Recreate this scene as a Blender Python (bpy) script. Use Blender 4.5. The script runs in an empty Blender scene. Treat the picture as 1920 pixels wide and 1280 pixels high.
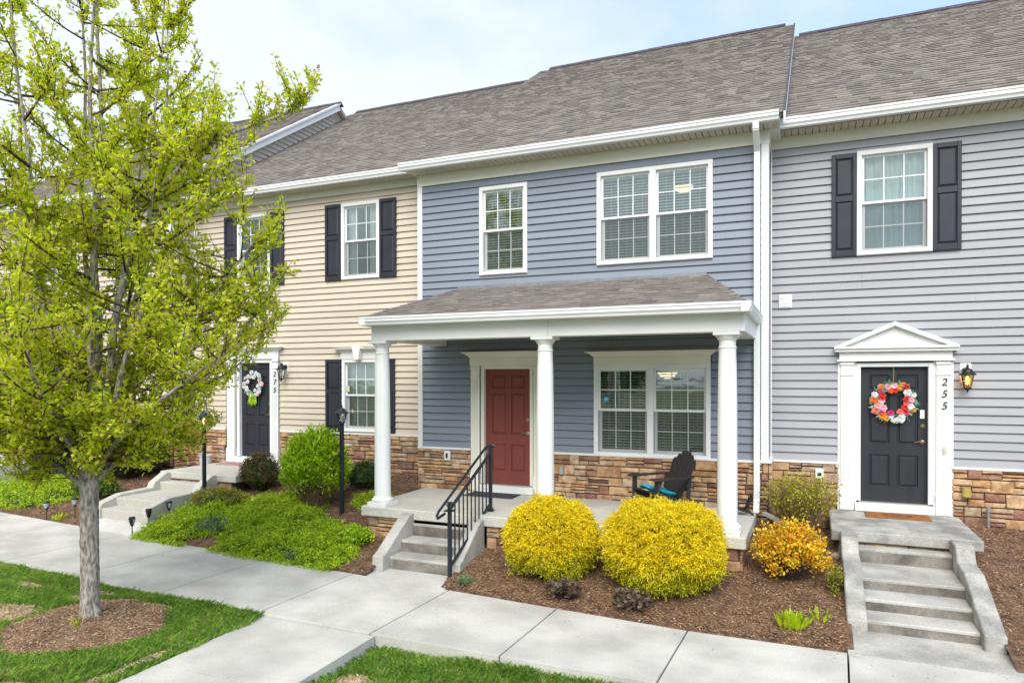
import bpy, math, random
import numpy as np
from mathutils import Vector, Matrix
random.seed(7)
RNG = np.random.default_rng(11)
S = bpy.context.scene
COL = S.collection

# ------------------------------------------------------------------ camera
yaw, pitch, roll = 0.40336, -0.0069069, -0.0012846
fwd = Vector((-math.sin(yaw)*math.cos(pitch), math.cos(yaw)*math.cos(pitch), math.sin(pitch)))
r0 = Vector((math.cos(yaw), math.sin(yaw), 0)); u0 = r0.cross(fwd)
cr = r0*math.cos(roll)+u0*math.sin(roll); cu = u0*math.cos(roll)-r0*math.sin(roll)
cd = bpy.data.cameras.new('camera'); cam = bpy.data.objects.new('camera', cd); COL.objects.link(cam)
cd.sensor_width = 36; cd.lens = 1307.96/1920*36; cd.shift_y = 78.37/1920
cd.clip_start = .05; cd.clip_end = 2000
mw = Matrix((cr, cu, -fwd)).transposed().to_4x4(); mw.translation = (0, -11.4, 2.77)
cam.matrix_world = mw
S.camera = cam

# ------------------------------------------------------------------ sky, sun, exposure
SUN_EL, SUN_AZ = math.radians(44), math.radians(166)      # azimuth clockwise from +Y
w = bpy.data.worlds.new('World'); S.world = w; w.use_nodes = True
nt = w.node_tree; N = nt.nodes; L = nt.links; N.clear()
out = N.new('ShaderNodeOutputWorld'); bg = N.new('ShaderNodeBackground'); bg.inputs['Strength'].default_value = .12
sky = N.new('ShaderNodeTexSky'); sky.sky_type = 'NISHITA'; sky.sun_disc = False
sky.sun_elevation = SUN_EL; sky.sun_rotation = SUN_AZ; sky.air_density = 1.0; sky.dust_density = 1.5
tc = N.new('ShaderNodeTexCoord'); mp = N.new('ShaderNodeMapping'); mp.inputs['Scale'].default_value = (1, 1, 1.9)
mp.inputs['Location'].default_value = (3.1, 1.2, 0.4)
L.new(tc.outputs['Generated'], mp.inputs['Vector'])
no = N.new('ShaderNodeTexNoise'); no.inputs['Scale'].default_value = 1.9; no.inputs['Detail'].default_value = 6; no.inputs['Roughness'].default_value = .55
L.new(mp.outputs[0], no.inputs['Vector'])
dt = N.new('ShaderNodeVectorMath'); dt.operation = 'DOT_PRODUCT'       # thinner cloud towards +X, thicker to -X
L.new(tc.outputs['Generated'], dt.inputs[0]); dt.inputs[1].default_value = (-.60, -.16, 0)
ad = N.new('ShaderNodeMath'); ad.operation = 'ADD'; na = N.new('ShaderNodeMath'); na.operation = 'MULTIPLY_ADD'; na.inputs[1].default_value = 1.35; na.inputs[2].default_value = -.16; L.new(no.outputs['Fac'], na.inputs[0]); L.new(na.outputs[0], ad.inputs[0]); L.new(dt.outputs['Value'], ad.inputs[1])
rp = N.new('ShaderNodeValToRGB'); rp.color_ramp.elements[0].position = .36; rp.color_ramp.elements[1].position = .66
rp.color_ramp.elements[0].color = (.42, .42, .42, 1); rp.color_ramp.elements[1].color = (.97, .97, .97, 1)
L.new(ad.outputs[0], rp.inputs['Fac'])
mx = N.new('ShaderNodeMix'); mx.data_type = 'RGBA'
sc_ = N.new('ShaderNodeVectorMath'); sc_.operation = 'SCALE'; sc_.inputs['Scale'].default_value = 1.45
tn = N.new('ShaderNodeVectorMath'); tn.operation = 'MULTIPLY'; tn.inputs[1].default_value = (.72, .95, 1.12); L.new(sky.outputs[0], tn.inputs[0]); L.new(tn.outputs[0], sc_.inputs[0])
L.new(rp.outputs['Color'], mx.inputs['Factor']); L.new(sc_.outputs[0], mx.inputs['A']); mx.inputs['B'].default_value = (4.4, 4.7, 5.05, 1)
L.new(mx.outputs['Result'], bg.inputs['Color']); L.new(bg.outputs[0], out.inputs[0])
sl = bpy.data.lights.new('sun', 'SUN'); sun = bpy.data.objects.new('sun', sl); COL.objects.link(sun)
sl.energy = 2.5; sl.angle = math.radians(50); sl.color = (1, .95, .87)
sd = Vector((math.sin(SUN_AZ)*math.cos(SUN_EL), math.cos(SUN_AZ)*math.cos(SUN_EL), math.sin(SUN_EL)))
sun.rotation_euler = sd.to_track_quat('Z', 'Y').to_euler(); sun.location = (0, -5, 20)
S.view_settings.view_transform = 'Standard'; S.view_settings.look = 'None'
S.view_settings.exposure = .88; S.view_settings.gamma = 1; S.view_settings.use_curve_mapping = False
S.cycles.max_bounces = 12; S.cycles.diffuse_bounces = 7; S.cycles.transmission_bounces = 8; S.cycles.transparent_max_bounces = 12

# ------------------------------------------------------------------ materials
MATS = {}
def mat(name, col, rough=.6, var=.12, scale=3., fine=0, bump=0., bscale=60., spec=.4, metal=0., col2=None,
        island=0., objrand=0., ramp=None, transl=0., emit=None, estr=0., streak=None):
    if name in MATS: return MATS[name]
    m = bpy.data.materials.new(name); m.use_nodes = True; nt = m.node_tree; N = nt.nodes; L = nt.links
    b = N['Principled BSDF']; b.inputs['Roughness'].default_value = rough; b.inputs['Metallic'].default_value = metal
    b.inputs['Specular IOR Level'].default_value = spec
    g = N.new('ShaderNodeNewGeometry')
    n1 = N.new('ShaderNodeTexNoise'); n1.inputs['Scale'].default_value = scale; n1.inputs['Detail'].default_value = 5
    vec = g.outputs['Position']
    if streak:
        mm = N.new('ShaderNodeMapping'); mm.inputs['Scale'].default_value = streak; L.new(vec, mm.inputs['Vector']); vec = mm.outputs[0]
    L.new(vec, n1.inputs['Vector'])
    if not transl and not emit and not ramp: col = tuple(c*.93 for c in col)
    c2 = col2 or tuple(c*(1-2.2*var) for c in col)
    mxn = N.new('ShaderNodeMix'); mxn.data_type = 'RGBA'
    mr = N.new('ShaderNodeMapRange'); mr.inputs['From Min'].default_value = .36; mr.inputs['From Max'].default_value = .64
    L.new(n1.outputs['Fac'], mr.inputs['Value']); L.new(mr.outputs[0], mxn.inputs['Factor'])
    mxn.inputs['A'].default_value = (*c2, 1); mxn.inputs['B'].default_value = (*col, 1)
    c = mxn.outputs['Result']
    if ramp:
        r = N.new('ShaderNodeValToRGB'); r.color_ramp.interpolation = 'LINEAR'
        els = r.color_ramp.elements
        while len(els) < len(ramp): els.new(.5)
        for e, (p, q) in zip(els, ramp): e.position = p; e.color = (*q, 1)
        src = N.new('ShaderNodeObjectInfo').outputs['Random'] if objrand else g.outputs['Random Per Island']
        L.new(src, r.inputs['Fac'])
        m2 = N.new('ShaderNodeMix'); m2.data_type = 'RGBA'; m2.blend_type = 'MULTIPLY'; m2.inputs['Factor'].default_value = 1
        L.new(r.outputs['Color'], m2.inputs['A']); L.new(c, m2.inputs['B']); c = m2.outputs['Result']
    elif island or objrand:
        src = N.new('ShaderNodeObjectInfo').outputs['Random'] if objrand else g.outputs['Random Per Island']
        v = island or objrand
        r = N.new('ShaderNodeMapRange'); r.inputs['To Min'].default_value = 1-v; r.inputs['To Max'].default_value = 1+v
        L.new(src, r.inputs['Value'])
        hs = N.new('ShaderNodeHueSaturation'); L.new(r.outputs[0], hs.inputs['Value']); L.new(c, hs.inputs['Color']); c = hs.outputs[0]
    if fine:
        n3 = N.new('ShaderNodeTexNoise'); n3.inputs['Scale'].default_value = fine; n3.inputs['Detail'].default_value = 3
        L.new(vec, n3.inputs['Vector'])
        r3 = N.new('ShaderNodeMapRange'); r3.inputs['From Min'].default_value = .3; r3.inputs['From Max'].default_value = .7
        r3.inputs['To Min'].default_value = .82; r3.inputs['To Max'].default_value = 1.12; L.new(n3.outputs['Fac'], r3.inputs['Value'])
        vm = N.new('ShaderNodeVectorMath'); vm.operation = 'SCALE'; L.new(c, vm.inputs[0]); L.new(r3.outputs[0], vm.inputs['Scale']); c = vm.outputs[0]
    L.new(c, b.inputs['Base Color'])
    if bump:
        n2 = N.new('ShaderNodeTexNoise'); n2.inputs['Scale'].default_value = bscale; n2.inputs['Detail'].default_value = 4
        L.new(vec, n2.inputs['Vector'])
        bp = N.new('ShaderNodeBump'); bp.inputs['Strength'].default_value = bump; bp.inputs['Distance'].default_value = .01
        L.new(n2.outputs['Fac'], bp.inputs['Height']); L.new(bp.outputs[0], b.inputs['Normal'])
    if emit:
        b.inputs['Emission Color'].default_value = (*emit, 1); b.inputs['Emission Strength'].default_value = estr
    if transl:
        t = N.new('ShaderNodeBsdfTranslucent'); L.new(c, t.inputs['Color']); ms = N.new('ShaderNodeMixShader'); ms.inputs[0].default_value = transl
        L.new(b.outputs[0], ms.inputs[1]); L.new(t.outputs[0], ms.inputs[2]); L.new(ms.outputs[0], N['Material Output'].inputs[0])
    MATS[name] = m
    return m
def glassmat(name, tint, gl=1.0):
    m = bpy.data.materials.new(name); m.use_nodes = True; nt = m.node_tree; N = nt.nodes; L = nt.links; N.remove(N['Principled BSDF'])
    t = N.new('ShaderNodeBsdfTransparent'); t.inputs[0].default_value = (*tint, 1)
    g = N.new('ShaderNodeBsdfGlossy'); g.inputs['Roughness'].default_value = .015; g.inputs[0].default_value = (.9, .97, .95, 1)
    f = N.new('ShaderNodeFresnel'); f.inputs[0].default_value = 1.5
    mm = N.new('ShaderNodeMath'); mm.operation = 'MULTIPLY_ADD'; mm.inputs[1].default_value = gl; mm.inputs[2].default_value = .10; L.new(f.outputs[0], mm.inputs[0])
    nz = N.new('ShaderNodeTexNoise'); nz.inputs['Scale'].default_value = 2.2
    bp = N.new('ShaderNodeBump'); bp.inputs['Strength'].default_value = .05; bp.inputs['Distance'].default_value = .05
    L.new(nz.outputs['Fac'], bp.inputs['Height']); L.new(bp.outputs[0], g.inputs['Normal'])
    x = N.new('ShaderNodeMixShader'); L.new(mm.outputs[0], x.inputs[0]); L.new(t.outputs[0], x.inputs[1]); L.new(g.outputs[0], x.inputs[2])
    L.new(x.outputs[0], N['Material Output'].inputs[0]); return m
GLASS = glassmat('window glass', (.90, .95, .94))
def screenmat():
    m = bpy.data.materials.new('insect screen'); m.use_nodes = True; nt = m.node_tree; N = nt.nodes; L = nt.links
    b = N['Principled BSDF']; b.inputs['Base Color'].default_value = (.05, .06, .06, 1); b.inputs['Roughness'].default_value = .6
    t = N.new('ShaderNodeBsdfTransparent'); x = N.new('ShaderNodeMixShader'); x.inputs[0].default_value = .33
    L.new(t.outputs[0], x.inputs[1]); L.new(b.outputs[0], x.inputs[2]); L.new(x.outputs[0], N['Material Output'].inputs[0]); return m
SCREEN = screenmat()
WHITE = mat('white trim', (.78, .78, .77), .45, .03, 2, bump=.03, bscale=30)
CREAM = mat('porch trim', (.79, .76, .67), .45, .03, 2)
VINYLW = mat('white vinyl', (.82, .83, .84), .4, .02, 2)
S_BLUE = mat('blue siding', (.215, .243, .296), .5, .05, .9, bump=.12, bscale=25, objrand=.02, streak=(.5, 1, 6))
S_GREY = mat('grey siding', (.335, .335, .36), .5, .05, .9, bump=.12, bscale=25, objrand=.02, streak=(.5, 1, 6))
S_BEIGE = mat('beige siding', (.60, .515, .415), .5, .045, .9, bump=.12, bscale=25, objrand=.02, streak=(.5, 1, 6))
S_TAN = mat('tan siding', (.58, .50, .42), .5, .03, .9, bump=.1, bscale=25, objrand=.02)
NAVY = mat('dark shutter', (.022, .024, .036), .42, .1, 4, bump=.08, bscale=80)
DOORK = mat('charcoal door', (.026, .028, .036), .42, .1, 5, bump=.1, bscale=70, streak=(1, 1, .2))
DOORR = mat('brick red door', (.215, .052, .040), .42, .06, 4, bump=.1, bscale=70, streak=(1, 1, .2))
METALK = mat('black metal', (.014, .02, .034), .35, .1, 5, spec=.5)
BLACK = mat('black paint', (.012, .012, .014), .4, .1, 5)
BRASS = mat('aged brass', (.35, .25, .12), .35, .1, 10, metal=.9)
STEEL = mat('satin nickel', (.5, .48, .44), .3, .05, 10, metal=.9)
CONC = mat('pale concrete', (.58, .56, .515), .85, .12, 1.5, fine=70, bump=.25, bscale=140, objrand=.035)
CONCS = mat('step concrete', (.50, .48, .44), .85, .16, 2.2, fine=45, bump=.4, bscale=110)
CONCP = mat('porch concrete', (.56, .535, .48), .8, .06, 1.3, fine=45, bump=.2, bscale=110)
CONCW = mat('weathered concrete', (.46, .445, .41), .9, .22, 3.2, fine=40, bump=.6, bscale=90)
RISER = mat('stained shaded riser concrete', (.27, .245, .21), .9, .25, 3.5, fine=30, bump=.5, bscale=90)  # brown stain plus the shade of upright faces, both put into the colour
MORTAR = mat('mortar', (.10, .07, .05), .95, .2, 20, bump=.5, bscale=60)
STONE = mat('ledge stone', (1.0, 1.0, 1.0), .8, .22, 9, fine=38, bump=.9, bscale=42, objrand=1, col2=(.60, .52, .46),
            ramp=[(0, (.50, .33, .18)), (.16, (.66, .46, .28)), (.32, (.48, .27, .13)), (.48, (.64, .44, .26)), (.60, (.27, .125, .09)), (.72, (.60, .47, .33)), (.84, (.17, .10, .09)), (.92, (.55, .31, .14)), (1, (.40, .34, .28))])
SHINGLE = mat('asphalt shingle', (1, 1, 1), .9, .05, 2.3, fine=90, bump=.6, bscale=160,
            ramp=[(0, (.235, .207, .185)), (.22, (.185, .164, .15)), (.42, (.255, .222, .196)), (.58, (.205, .182, .165)), (.78, (.285, .247, .213)), (.9, (.16, .144, .136)), (1, (.23, .204, .183))])
RIDGE = mat('ridge cap', (.085, .07, .085), .8, .2, 9, bump=.4)
UNDER = mat('roof underlay', (.055, .045, .045), .95, .2, 9)
SOFFIT = mat('vented soffit', (.60, .55, .46), .6, .04, 3)
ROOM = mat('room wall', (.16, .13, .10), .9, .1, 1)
CURT = mat('sheer curtain', (.86, .88, .84), .9, .12, 3, streak=(9, 1, .5), transl=.15)
BLIND = mat('window blind', (.85, .85, .80), .5, .03, 2)
MULCH = mat('bark mulch', (.22, .13, .078), .95, .25, 7, fine=60, bump=1.0, bscale=70, col2=(.085, .046, .028))
CHIP = mat('bark chips', (1, 1, 1), .9, .1, 5, ramp=[(0, (.14, .072, .036)), (.35, (.29, .165, .085)), (.6, (.41, .25, .135)), (.8, (.16, .085, .045)), (1, (.62, .44, .28))])
SOIL = mat('lawn soil', (.13, .115, .045), .95, .3, 2.2, fine=40, col2=(.07, .10, .025), bump=.5)
GRASSM = mat('grass blades', (1.0, 1.0, 1.0), .55, .25, 2.6, col2=(.62, .76, .6), transl=.45,
            ramp=[(0, (.22, .44, .04)), (.3, (.36, .60, .07)), (.6, (.46, .70, .11)), (.83, (.58, .76, .17)), (.91, (.60, .60, .24)), (1, (.7, .6, .36))])
STRAW = mat('dry grass', (1, 1, 1), .8, .2, 5, ramp=[(0, (.50, .37, .21)), (1, (.78, .62, .40))], transl=.2)
BARK = mat('pear bark', (.47, .43, .38), .95, .3, 42, fine=90, col2=(.14, .115, .095), bump=1.0, bscale=90, streak=(1, 1, .28))
TWIG = mat('twigs', (.10, .065, .05), .9, .25, 12)
PEAR = mat('pear leaves', (1, 1, 1), .45, .10, 2.5, transl=.6, spec=.3,
            ramp=[(0, (.36, .52, .014)), (.22, (.60, .74, .02)), (.5, (.76, .84, .03)), (.74, (.86, .88, .06)), (.88, (.82, .76, .16)), (.95, (.56, .36, .16)), (1, (.76, .66, .44))])
YEL = mat('gold thread cypress', (1, 1, 1), .6, .16, 8, transl=.25, col2=(.80, .80, .60),
            ramp=[(0, (.74, .52, .006)), (.3, (.96, .71, .008)), (.75, (1.0, .82, .015)), (.92, (.74, .70, .02)), (1, (.38, .42, .02))])
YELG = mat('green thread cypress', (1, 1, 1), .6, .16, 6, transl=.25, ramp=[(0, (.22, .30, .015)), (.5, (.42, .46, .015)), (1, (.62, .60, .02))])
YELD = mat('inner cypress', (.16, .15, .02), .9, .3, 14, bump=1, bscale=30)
JUN = mat('juniper sprays', (1, 1, 1), .6, .25, 11, transl=.2, col2=(.48, .58, .35),
            ramp=[(0, (.17, .32, .012)), (.3, (.36, .55, .015)), (.6, (.54, .70, .018)), (.85, (.68, .80, .03)), (1, (.74, .76, .05))])
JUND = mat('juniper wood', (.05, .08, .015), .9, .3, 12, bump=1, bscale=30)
LIME = mat('lime shrub leaves', (1, 1, 1), .5, .2, 9, transl=.35, col2=(.55, .66, .4),
            ramp=[(0, (.22, .42, .01)), (.4, (.44, .68, .012)), (.8, (.62, .80, .018)), (1, (.74, .80, .04))])
DKG = mat('dark shrub leaves', (1, 1, 1), .45, .25, 4, transl=.25,
            ramp=[(0, (.02, .055, .012)), (.4, (.05, .11, .02)), (.8, (.09, .17, .03)), (1, (.16, .24, .04))])
MIDG = mat('mid shrub leaves', (1, 1, 1), .5, .25, 3, transl=.3,
            ramp=[(0, (.05, .13, .01)), (.5, (.11, .22, .02)), (.85, (.20, .32, .03)), (1, (.32, .38, .05))])
REDG = mat('bronze shrub leaves', (1, 1, 1), .5, .2, 5, transl=.2,
            ramp=[(0, (.04, .08, .02)), (.45, (.08, .12, .03)), (.7, (.20, .10, .04)), (.88, (.34, .12, .06)), (1, (.12, .05, .03))])
ORNG = mat('orange spirea leaves', (1, 1, 1), .5, .15, 5, transl=.3,
            ramp=[(0, (.80, .25, .01)), (.2, (.92, .42, .012)), (.5, (.98, .62, .02)), (.8, (.90, .68, .03)), (1, (.45, .52, .03))])
OLIVE = mat('barberry leaves', (1, 1, 1), .5, .15, 5, transl=.35,
            ramp=[(0, (.32, .34, .02)), (.5, (.52, .54, .03)), (.8, (.68, .64, .05)), (1, (.50, .24, .05))])
GOLDG = mat('gold mound leaves', (1, 1, 1), .5, .15, 5, transl=.25,
            ramp=[(0, (.16, .20, .02)), (.5, (.30, .32, .03)), (.8, (.44, .40, .04)), (1, (.40, .18, .03))])
PALEG = mat('pale herb leaves', (1, 1, 1), .6, .2, 5, transl=.25,
            ramp=[(0, (.10, .22, .08)), (.6, (.20, .36, .16)), (1, (.36, .50, .26))])
HEUM = mat('coral bell leaves', (1, 1, 1), .5, .2, 8, transl=.15,
            ramp=[(0, (.10, .055, .05)), (.35, (.20, .11, .085)), (.6, (.16, .14, .07)), (.85, (.26, .20, .14)), (1, (.09, .03, .035))])
HOSTA = mat('spring shoots', (1, 1, 1), .45, .12, 6, transl=.35, ramp=[(0, (.30, .46, .01)), (.6, (.48, .62, .015)), (1, (.62, .66, .05))])
WOODK = mat('weathered black wood', (.040, .034, .033), .65, .35, 6, bump=.4, bscale=30, streak=(14, 14, .8), col2=(.016, .014, .014))
TURQ = mat('turquoise cloth', (.015, .42, .56), .85, .1, 12, bump=.3, bscale=90)
COIR = mat('coir mat', (.42, .16, .03), .95, .25, 20, fine=120, bump=1, bscale=200, col2=(.24, .085, .02))
RUBBER = mat('grey rubber mat', (.05, .055, .06), .9, .2, 20, bump=.6, bscale=120)
PINKM = mat('pink mat', (.50, .27, .27), .9, .2, 14)
WARMGLOW = mat('lamp glow', (1, .75, .4), .5, .02, 3, emit=(1, .62, .25), estr=4.5)
WARMSOFT = mat('ceiling lamp glass', (1, .85, .6), .5, .02, 3, emit=(1, .74, .42), estr=.9)
AMBER = glassmat('amber lantern glass', (1, .68, .30))
CLEARL = glassmat('clear lantern glass', (.85, .87, .85))
PLASTW = mat('white plastic', (.78, .78, .76), .4, .03, 4)
PLASTG = mat('grey plastic', (.33, .38, .42), .5, .05, 4)
OCHRE = mat('ochre cover', (.45, .34, .08), .6, .15, 9)
ZINC = mat('galvanised pipe', (.45, .46, .47), .4, .1, 9, metal=.7)
POT = mat('ribbed pale pot', (.62, .64, .68), .6, .05, 6)
BLUEST = mat('blue sticker', (.01, .42, .68), .4, .02, 4)
SOLARG = mat('solar glass', (.32, .36, .40), .2, .1, 20, spec=.8)
# ------------------------------------------------------------------ mesh helper
WL = {}
class MB:
    def __init__(s): s.v = []; s.f = []
    def add(s, vs, fs):
        n = len(s.v); s.v += [tuple(p) for p in vs]; s.f += [tuple(i+n for i in f) for f in fs]; return s
    def box(s, x0, x1, y0, y1, z0, z1):
        return s.add([(x0,y0,z0),(x1,y0,z0),(x1,y1,z0),(x0,y1,z0),(x0,y0,z1),(x1,y0,z1),(x1,y1,z1),(x0,y1,z1)],
                     [(0,3,2,1),(4,5,6,7),(0,1,5,4),(1,2,6,5),(2,3,7,6),(3,0,4,7)])
    def prism(s, poly, a0, a1, axis='x', end=None):
        # poly in the plane normal to axis: x:(y,z) y:(x,z) z:(x,y)
        def P(p, a): return (a,p[0],p[1]) if axis == 'x' else ((p[0],a,p[1]) if axis == 'y' else (p[0],p[1],a))
        n = len(poly); q = end or poly
        return s.add([P(p,a0) for p in poly]+[P(p,a1) for p in q], [tuple(range(n))[::-1], tuple(range(n,2*n))]+[(i,(i+1)%n,(i+1)%n+n,i+n) for i in range(n)])
    def tube(s, pts, rad, n=8, cap=True):
        pts = [Vector(p) for p in pts]; rad = rad if hasattr(rad, '__len__') else [rad]*len(pts)
        base = len(s.v); prev = None
        for i, p in enumerate(pts):
            t = (pts[min(i+1,len(pts)-1)]-pts[max(i-1,0)]).normalized()
            a = (prev-t*prev.dot(t)) if prev is not None else (Vector((0,1,0)) if abs(t.y) < .9 else Vector((1,0,0))).cross(t)
            a.normalize(); prev = a; b = t.cross(a)
            for k in range(n):
                an = 2*math.pi*(k+.5)/n; s.v.append(tuple(p+(a*math.cos(an)+b*math.sin(an))*rad[i]))
        for i in range(len(pts)-1):
            for k in range(n):
                s.f.append((base+i*n+k, base+i*n+(k+1)%n, base+(i+1)*n+(k+1)%n, base+(i+1)*n+k))
        if cap: s.f.append(tuple(base+k for k in range(n))[::-1]); s.f.append(tuple(base+(len(pts)-1)*n+k for k in range(n)))
        return s
    def lathe(s, c, prof, n=24, sy=1., cap=True):
        base = len(s.v)
        for r, z in prof:
            for k in range(n):
                a = 2*math.pi*(k+.5)/n; s.v.append((c[0]+r*math.cos(a), c[1]+r*math.sin(a)*sy, c[2]+z))
        m = len(prof)
        for i in range(m-1):
            for k in range(n): s.f.append((base+i*n+k, base+i*n+(k+1)%n, base+(i+1)*n+(k+1)%n, base+(i+1)*n+k))
        if cap: s.f.append(tuple(base+k for k in range(n))[::-1]); s.f.append(tuple(base+(m-1)*n+k for k in range(n)))
        return s
    def build(s, name, m, parent=None, smooth=False, bevel=0, kind=None, label=None, cat=None, group=None):
        me = bpy.data.meshes.new(name); V = np.array(s.v, dtype=float)
        pl = WL.get(parent.name, (0,0,0)) if parent else (0,0,0)
        c = (V.min(0)+V.max(0))/2
        if not parent: c[2] = V.min(0)[2]
        me.from_pydata((V-c).tolist(), [], s.f); me.materials.append(m)
        if smooth: me.polygons.foreach_set('use_smooth', [True]*len(me.polygons))
        o = bpy.data.objects.new(name, me); COL.objects.link(o)
        o.location = c-np.array(pl); WL[o.name] = tuple(c)
        if parent: o.parent = parent
        if smooth: 
            try: me.set_sharp_from_angle(angle=math.radians(38))
            except Exception: pass
        if bevel:
            md = o.modifiers.new('edge', 'BEVEL'); md.width = bevel; md.segments = 1; md.limit_method = 'ANGLE'
        return tag(o, label, cat, group, kind)
def tag(o, label=None, cat=None, group=None, kind=None):
    if label: o['label'] = label
    if cat: o['category'] = cat
    if group: o['group'] = group
    if kind: o['kind'] = kind
    return o
def thing(name, label, cat, loc, group=None, kind=None):
    o = bpy.data.objects.new(name, None); COL.objects.link(o); o.location = loc; o.empty_display_size = .2
    WL[o.name] = tuple(loc); return tag(o, label, cat, group, kind)
def copy_thing(o, loc, label, rz=0, scale=1):
    def cp(a, par):
        b = a.copy(); COL.objects.link(b)
        if par: b.parent = par; b.matrix_parent_inverse = a.matrix_parent_inverse
        for ch in a.children: cp(ch, b)
        return b
    c = cp(o, None); c.location = loc; c.rotation_euler = (0, 0, rz); c.scale = (scale,)*3; c['label'] = label; return c
def rawmesh(name, verts, faces4, m, parent=None, **kw):
    """fast mesh from numpy arrays, all faces with the same number of corners"""
    verts = np.asarray(verts, dtype=np.float32); faces4 = np.asarray(faces4, dtype=np.int32)
    pl = np.array(WL.get(parent.name, (0,0,0)) if parent else (0,0,0)); c = (verts.min(0)+verts.max(0))/2
    if not parent: c[2] = verts.min(0)[2]
    me = bpy.data.meshes.new(name); nv = len(verts); nf, k = faces4.shape
    me.vertices.add(nv); me.vertices.foreach_set('co', (verts-c).astype(np.float32).ravel())
    me.loops.add(nf*k); me.loops.foreach_set('vertex_index', faces4.ravel())
    me.polygons.add(nf); me.polygons.foreach_set('loop_start', np.arange(0, nf*k, k, dtype=np.int32))
    me.update(calc_edges=True); me.materials.append(m)
    o = bpy.data.objects.new(name, me); COL.objects.link(o); o.location = c-pl; WL[o.name] = tuple(c)
    if parent: o.parent = parent
    return tag(o, **kw)

# ------------------------------------------------------------------ ground heights
def lerp(x, xs, ys): return float(np.interp(x, xs, ys))
def sz(x): return max(0., (-4-x)*.017)+max(0., (-8-x)*.01)
def yfar(x): return lerp(x, [-16,-7.6,-4.4,-2.8,-1.2,5], [-2.95,-3.2,-3.35,-3.48,-3.62,-3.62])
def gh(x, y):
    a = yfar(x); s = sz(x)
    hw = lerp(x, [-14,-9,-6.8,-6.5,0,3], [.80,.88,.85,.62,.62,.62])
    t = min(1, max(0, (y-a)/(.3-a)))
    n = .022*math.sin(x*2.1+y)*math.sin(y*2.7-x*.6)*min(1, t*6)*min(1, (1-t)*6)
    return s+(hw-s)*t**.9+n-(.025 if t < .01 else 0)
def lawn(x, y):
    b = sz(x)-.03
    if x > -5.0: b = -.12
    return b+.02*math.sin(x*1.3+.4)*math.sin(y*1.7)+.012*math.sin(3.1*x-2*y)
# one terrain sheet under everything
xs = np.concatenate([[-400,-120,-60,-40,-28], np.arange(-22, 9, .3), [12,25,60,150,400]])
ys = np.concatenate([[-300,-90,-40,-25,-18], np.concatenate([np.arange(-13, -5.3, .25), [-5.12, -5.08], np.arange(-4.75, 1.0, .25)]), [3,8,20,60,200,500]])
def terr(x, y):
    if -5.9 < x < -4.3 and -5.05 < y < -2.3 or .3 < x < 2.0 and -5.05 < y < -1.9: z = -.25
    elif -11.95 < x < -10.3 and -5.05 < y < -2.3: z = sz(x)-.1
    elif y > -3.3 and y < 1.2: z = gh(x, y)-.08
    elif y >= 1.2: z = .4
    elif y > -5.1: z = sz(x)-.20
    else: z = lawn(x, y)-.015
    return z if x > -30 else min(z, .3)
tv = [(x, y, terr(x, y)) for y in ys for x in xs]; nx = len(xs)
tf = [(j*nx+i, j*nx+i+1, (j+1)*nx+i+1, (j+1)*nx+i) for j in range(len(ys)-1) for i in range(nx-1)]
rawmesh('ground', tv, tf, SOIL, kind='structure')

# mulch beds (surface sheets over the terrain)
def sheet(name, x0, x1, y0f, y1f, hf, m, dx=.15, ny=16, **kw):
    X = np.arange(x0, x1+1e-6, (x1-x0)/max(1, round((x1-x0)/dx))); v = []
    for x in X:
        a, b = y0f(x), y1f(x)
        for j in range(ny+1):
            y = a+(b-a)*j/ny; v.append((x, y, hf(x, y)))
    f = [(i*(ny+1)+j, (i+1)*(ny+1)+j, (i+1)*(ny+1)+j+1, i*(ny+1)+j+1) for i in range(len(X)-1) for j in range(ny)]
    o = rawmesh(name, v, f, m, **kw); o.data.polygons.foreach_set('use_smooth', [True]*len(f)); return o
BEDS = [(-6.9, -5.72), (-4.5, .42), (1.78, 6.), (-10.4, -6.9), (-22, -11.85)]
for k, (a, b) in enumerate([(-10.42, -5.72), (-4.5, .42), (1.8, 8.), (-22, -11.82)]):
    sheet('mulch_bed', a, b, lambda x: yfar(x)+.0, lambda x: .6, gh, MULCH, kind='structure')

# ------------------------------------------------------------------ sidewalk and path
SW = thing('sidewalk', 'concrete sidewalk', None, (-4, -4.3, 0), kind='structure')
for k_ in ('category', 'label'):
    if k_ in SW: del SW[k_]
yn = -5.06
joints = [-18.6,-17.0,-15.4,-13.85,-12.3,-10.7,-9.15,-7.56,-5.92,-4.36,-2.82,-1.25,.34,1.92,3.5,5.1,6.7]
def slab4(p, t, name, m, parent, bev=.0025):
    b = MB(); n = len(p)
    b.add([(x,y,z) for x,y,z in p]+[(x,y,z-t) for x,y,z in p], [tuple(range(n)), tuple(range(n,2*n))[::-1]]+[(i,i+n,(i+1)%n+n,(i+1)%n) for i in range(n)])
    return b.build(name, m, parent, bevel=bev)
for a, b in zip(joints[:-1], joints[1:]):
    g = .009; a2, b2 = a+g, b-g
    slab4([(a2-.03,yn,sz(a)),(b2-.03,yn,sz(b)),(b2+.02,yfar(b),sz(b)),(a2+.02,yfar(a),sz(a))], .16, 'slab', CONC, SW)
PT = thing('path', None, None, (-5, -8, 0), kind='structure')
py = [-5.075, -6.52, -8.1, -9.7, -11.3, -12.9]
for a, b in zip(py[:-1], py[1:]):
    slab4([(-5.83,b+.012,-.0),(-4.29,b+.012,0),(-4.31,a-.012,0),(-5.87,a-.012,0)] if a > -6 else [(-5.80,b+.012,0),(-4.27,b+.012,0),(-4.29,a,0),(-5.83,a,0)], .16, 'slab', CONC, PT)

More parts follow.
